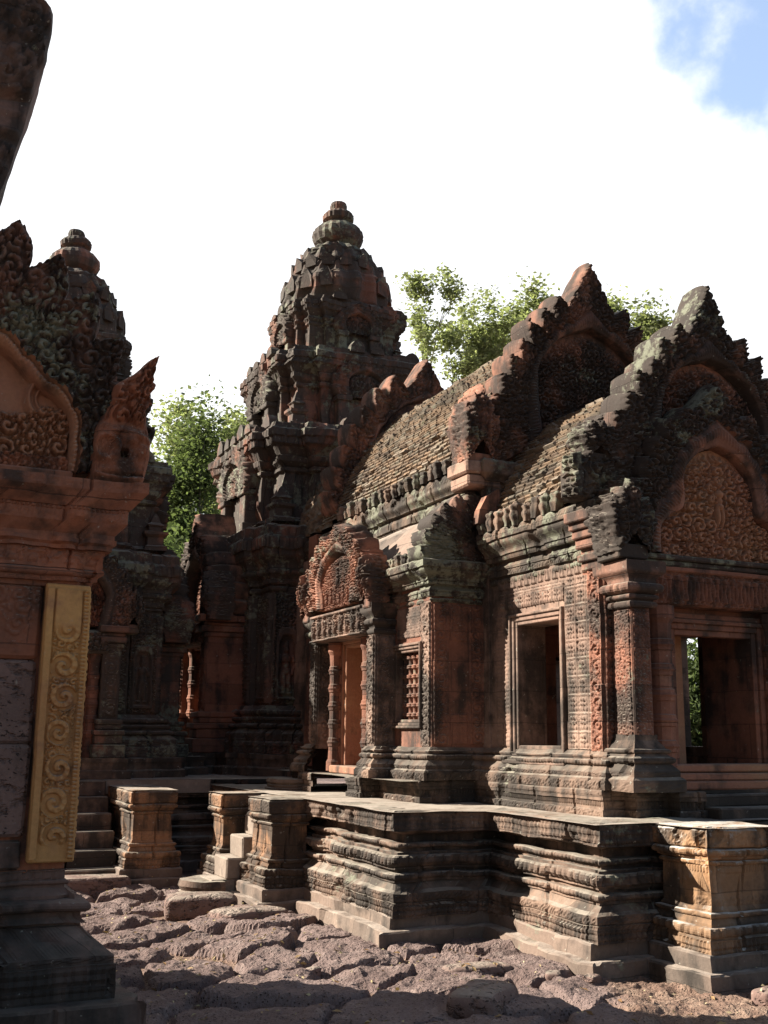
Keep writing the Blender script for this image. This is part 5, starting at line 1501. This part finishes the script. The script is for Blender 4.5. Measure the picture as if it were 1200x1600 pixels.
# second, set back storey: its overhanging gable foot leans out at the top of the view
def upper():
    mm = E_((0, 6.95, 0))
    out = [(.41, 4.95), (.455, 5.07), (.50, 5.30), (.565, 5.62), (.62, 5.85), (.665, 6.06), (.685, 6.30), (.68, 6.45), (.62, 6.50), (.60, 6.62), (.45, 6.9), (.1, 7.3), (-.5, 7.6), (-1.6, 7.4), (-1.7, 5.0)]
    o = np.array(out)
    L = np.concatenate([[0], np.cumsum(np.linalg.norm(np.diff(o, axis=0), axis=1))])
    s = np.linspace(0, L[-1], 220)
    O2 = np.stack([np.interp(s, L, o[:, 0]), np.interp(s, L, o[:, 1])], 1)
    c = np.array([-.3, 5.6])
    t = np.linspace(.02, 1, 60)[:, None]
    U, Z = c[0] + (O2[None, :, 0] - c[0]) * t, c[1] + (O2[None, :, 1] - c[1]) * t
    H = .05 * scroll(U, Z, .16, 14) * (Z > 5.75) + .06 * sstep(5.72, 5.76, Z) + .035 * ((Z > 5.45) & (Z < 5.70)) + .02 * ((Z % .14) < .03) + .04 * scroll(U, Z, .11, 3) * (Z < 5.4)
    H = H * sstep(1, .97, t) 
    mm.grid(mm.pts(U, H, Z), True)
    b = np.linspace(0, 1, 10)[:, None]
    mm.grid(mm.pts(O2[None, :, 0] + 0 * b, H[-1:] - .6 * b, O2[None, :, 1] + 0 * b), False)
    mm.grid(mm.pts(U[::12], -.6, Z[::12]), False)
    mm.build('upper_gable', M_libd, shr, warp=.02, wf=4, seed=9)
    mm = E_((0, 7.0, 0)); mm.box(-5.5, .35, -.95, 0, 3.0, 5.2, .02); mm.build('upper_wall', M_lib, shr, warp=.01)
    mm = E_((0, 7.0, 0)); mm.prism([(-5.5, 5.2), (-1.6, 5.2), (-1.6, 7.0), (-2.6, 7.4), (-4.4, 6.6)], -.95, -.05); mm.build('shadow_roof', M_lib, shr, warp=.02)  # unseen roof, put in with the long upper wall to shade the ground
upper()

# ================================================================== BACKGROUND
def ruin(label, x0, x1, y0, y1, H, seed, mat=M_lat):
    mb = MB()
    rr = random.Random(seed)
    z = 0
    while z < H - .1:
        x = x0 + rr.uniform(-.3, 0)
        hh = rr.uniform(.3, .38)
        while x < x1:
            w = rr.uniform(.5, .9)
            if z < H * .7 or rr.random() > .3:
                mb.box(x, min(x + w, x1) - .01, y0 + rr.uniform(-.04, .04), y1, z, z + hh - .008, .03)
            x += w
        z += hh
    return tag(mb.build('laterite_wall', mat, None, warp=.03, wf=2.2), label, 'wall')
ruin('reddish stone wall seen through the gap between the two towers', 3.3, 8.5, 21.5, 22.2, 3.4, 4, M_tower)
ruin('low enclosing wall far behind the dark tower', -8, 3.2, 25, 25.6, 2.6, 5)

def tree(name, label, x, y, h, crown_r, mat, n_leaf=14000, leaf=.09, seed=0, spread=.55, trunk_r=.34, bare=.35, depth=5, group='trees behind the temple', clump=.45, lev_=1):
    rr = np.random.default_rng(seed)
    root = thing(name, label, 'tree', (x, y, 0), group)
    tips, segs = [], []
    def grow(p, d, L, r, lev):
        n = 4
        q = p.copy(); dd = d.copy()
        pts = [(q.copy(), r)]
        for i in range(n):
            dd = dd + rr.normal(0, .05 if lev == 1 else .15, 3); dd[2] += .05; dd /= np.linalg.norm(dd)
            q = q + dd * L / n
            pts.append((q.copy(), r * (1 - .45 * (i + 1) / n)))
            if lev >= 2: tips.append((q.copy(), lev))
        segs.append(pts)
        if lev < depth:
            k = rr.integers(2, 4) + (lev == 1)
            for j in range(k):
                a = rr.uniform(0, 2 * np.pi)
                t = np.array([np.cos(a), np.sin(a), rr.uniform(-.15, .5)])
                nd = dd * (1 - spread) + t * spread
                nd /= np.linalg.norm(nd)
                grow(q, nd, (1.0 if lev == 1 else L) * rr.uniform(.62, .85), pts[-1][1] * .75, lev + 1)
    grow(np.array([0, 0, 0.0]), np.array([0, 0, 1.0]), 1.0, trunk_r, 1)
    allp = np.array([t[0] for t in tips])
    hb = h * bare
    top = np.percentile(allp[:, 2], 99)
    rad = np.percentile(np.hypot(allp[:, 0], allp[:, 1]), 95)
    def M(p):
        p = np.array(p)
        z = np.where(p[..., 2] < 1, p[..., 2] * hb, hb + (p[..., 2] - 1) * (h - hb) / (top - 1))
        return np.stack([x + p[..., 0] * crown_r / rad, y + p[..., 1] * crown_r / rad, z], -1)
    mb = MB()
    for pts in segs:
        P = M([p for p, r in pts])
        R = np.array([r for p, r in pts])
        th = np.linspace(0, 2 * np.pi, 6, endpoint=False)
        d = np.gradient(P, axis=0); d /= np.linalg.norm(d, axis=1)[:, None]
        a = np.cross(d, [.3, .9, .1]); a /= np.linalg.norm(a, axis=1)[:, None]
        b = np.cross(d, a)
        G = P[:, None] + R[:, None, None] * (np.cos(th)[None, :, None] * a[:, None] + np.sin(th)[None, :, None] * b[:, None])
        mb.grid(G, True, wrap=True)
    mb.build('trunk', M_bark, root)
    tp = M([t[0] for t in tips if t[1] >= depth - lev_])
    # leaves gather in clumps round the twig ends
    tp = tp[rr.random(len(tp)) < .62]
    idx = rr.integers(0, len(tp), n_leaf)
    C = tp[idx] + rr.normal(0, clump * .8, (n_leaf, 3)) * np.array([1, 1, .55]) * (0.5 + h3(idx, 1, 0, seed))[:, None]
    A = rr.normal(0, 1, (n_leaf, 3)); A /= np.linalg.norm(A, axis=1)[:, None]
    A[:, 2] *= .6
    B = np.cross(A, rr.normal(0, 1, (n_leaf, 3))); B /= np.linalg.norm(B, axis=1)[:, None] + 1e-6
    sz = leaf * rr.uniform(.5, 1.6, n_leaf)[:, None]
    P = np.stack([C - A * sz, C + B * sz * .5, C + A * sz, C - B * sz * .5], 1).reshape(-1, 3)
    mb = MB()
    rv = np.repeat(np.clip(rr.uniform(0.02, 1, n_leaf) * .6 + .4 * h3(idx, 0, 0, seed), .01, 1), 4)
    mb.add(P, np.arange(n_leaf * 4).reshape(-1, 4), False, rv)
    mb.build('crown', mat, root)
    return root
def at(px, dist):
    d = pixdir(px, 1000)
    k = dist / math.hypot(d.x, d.y)
    return d.x * k, d.y * k
def hz(py, px, dist):
    d = pixdir(px, py)
    return 1.6 + d.z * dist / math.hypot(d.x, d.y)
for i, (px, py, dist, r, mat, nl, lf, lab, kw) in enumerate((
    (290, 652, 34, 1.2, M_leafd, 15000, .075, 'dark leafy tree filling the gap between the two towers', dict(bare=.25, clump=.55)),
    (352, 650, 47, 2.4, M_leafl, 20000, .12, 'paler tree with a low crown just left of the tallest tower', dict(bare=.3, clump=.6)),
    (232, 720, 44, 2.2, M_leafl, 22000, .13, 'shaded tree partly hidden by the dark tower on its right side', dict(bare=.2, clump=.6)),
    (672, 425, 60, 2.3, M_leafl, 5500, 0.124, 'thin airy tree with bare forked limbs right of the tallest tower', dict(bare=.60, clump=.34, spread=.45, lev_=2)),
    (738, 470, 64, 2.4, M_leafl, 7000, 0.130, 'open crowned tree above the ridge of the brick roof', dict(bare=.60, clump=.42, spread=.5, lev_=2)),
    (812, 450, 66, 2.6, M_leafl, 13000, 0.143, 'denser green tree touching the steps of the taller gable', dict(bare=.62, clump=.6)),
    (990, 468, 66, 1.9, M_leafl, 12000, 0.143, 'rounded tree top showing between the two flame gables', dict(bare=.72, clump=.55)))):
    x, y = at(px, dist)
    tree('tree', lab, x, y, hz(py, px, dist), r, mat, int(nl), lf, 100 + i, **kw)
def shrub(label, px, dist, h, r, seed, mat=M_leafd, n=45000):
    x, y = at(px, dist)
    rr = np.random.default_rng(seed)
    root = thing('shrub', label, 'shrub', (x, y, 0), 'undergrowth behind the towers')
    C = rr.normal(0, 1, (60, 3)) * np.array([r * .5, r * .5, h * .28]) + np.array([x, y, h * .45])
    idx = rr.integers(0, 60, n)
    P0 = C[idx] + rr.normal(0, .45, (n, 3)); P0[:, 2] = np.abs(P0[:, 2])
    A = rr.normal(0, 1, (n, 3)); A /= np.linalg.norm(A, axis=1)[:, None]
    B = np.cross(A, rr.normal(0, 1, (n, 3))); B /= np.linalg.norm(B, axis=1)[:, None]
    s = .11 * rr.uniform(.6, 1.3, n)[:, None]
    P = np.stack([P0 - A * s, P0 + B * s * .45, P0 + A * s, P0 - B * s * .45], 1).reshape(-1, 3)
    mb = MB(); mb.add(P, np.arange(n * 4).reshape(-1, 4), False, np.repeat(rr.uniform(.02, 1, n), 4)); mb.build('foliage', mat, root)
    mb = MB((x, y, 0)); mb.lathe(0, 0, [(.12, 0), (.08, h * .4), (.02, h * .8)], 8); mb.build('stem', M_bark, root)
shrub('tall dark thicket low in the gap between the towers', 275, 29, 6.5, 3.2, 1)
shrub('thicket behind the reddish stone wall left of the tallest tower', 330, 33, 7, 3.2, 2)
shrub('bushes glimpsed through the porch and its far window', 1090, 40, 5, 3.5, 3)

# ------------------------------------------------------------------ dry leaves and grit lying on the yard
rl = np.random.default_rng(77)
def litter(name, n, size, cols, z0, seed):
    x = rl.uniform(1.2, 7.0, n); y = rl.uniform(4.8, 12.5, n)
    k = ~(((x > 4.4) & (y > 6.2)) | ((x > 3.5) & (y > 7.9)) | ((x < 1.6) & (y < 8.2)))
    x, y = x[k], y[k]
    dg = bpy.context.evaluated_depsgraph_get()
    P, R = [], []
    for a, b in zip(x, y):
        hit, loc, nrm, _, ob, _ = SC.ray_cast(dg, Vector((a, b, .6)), Vector((0, 0, -1)))
        if not hit or loc.z > .12: continue
        t = nrm.orthogonal().normalized(); t.rotate(Matrix.Rotation(rl.uniform(0, 6.28), 3, nrm)); q = nrm.cross(t)
        sz = size * rl.uniform(.5, 1.3)
        c = loc + nrm * .008
        P += [c - t * sz, c + q * sz * .45 + nrm * rl.uniform(0, .012), c + t * sz, c - q * sz * .45 + nrm * rl.uniform(0, .012)]
        R += [rl.uniform(.02, 1)] * 4
    mb = MB(); mb.add(np.array([tuple(p) for p in P]), np.arange(len(P)).reshape(-1, 4), False, np.array(R))
    o = mb.build(name, leaf_mat(name, *cols, .1)); o['kind'] = 'stuff'
bpy.context.view_layer.update()
litter('dry_leaves', 520, .028, ((.16, .09, .045), (.42, .30, .16)), 0, 1)
litter('dry_grass', 900, .016, ((.26, .20, .10), (.50, .42, .26)), 0, 2)
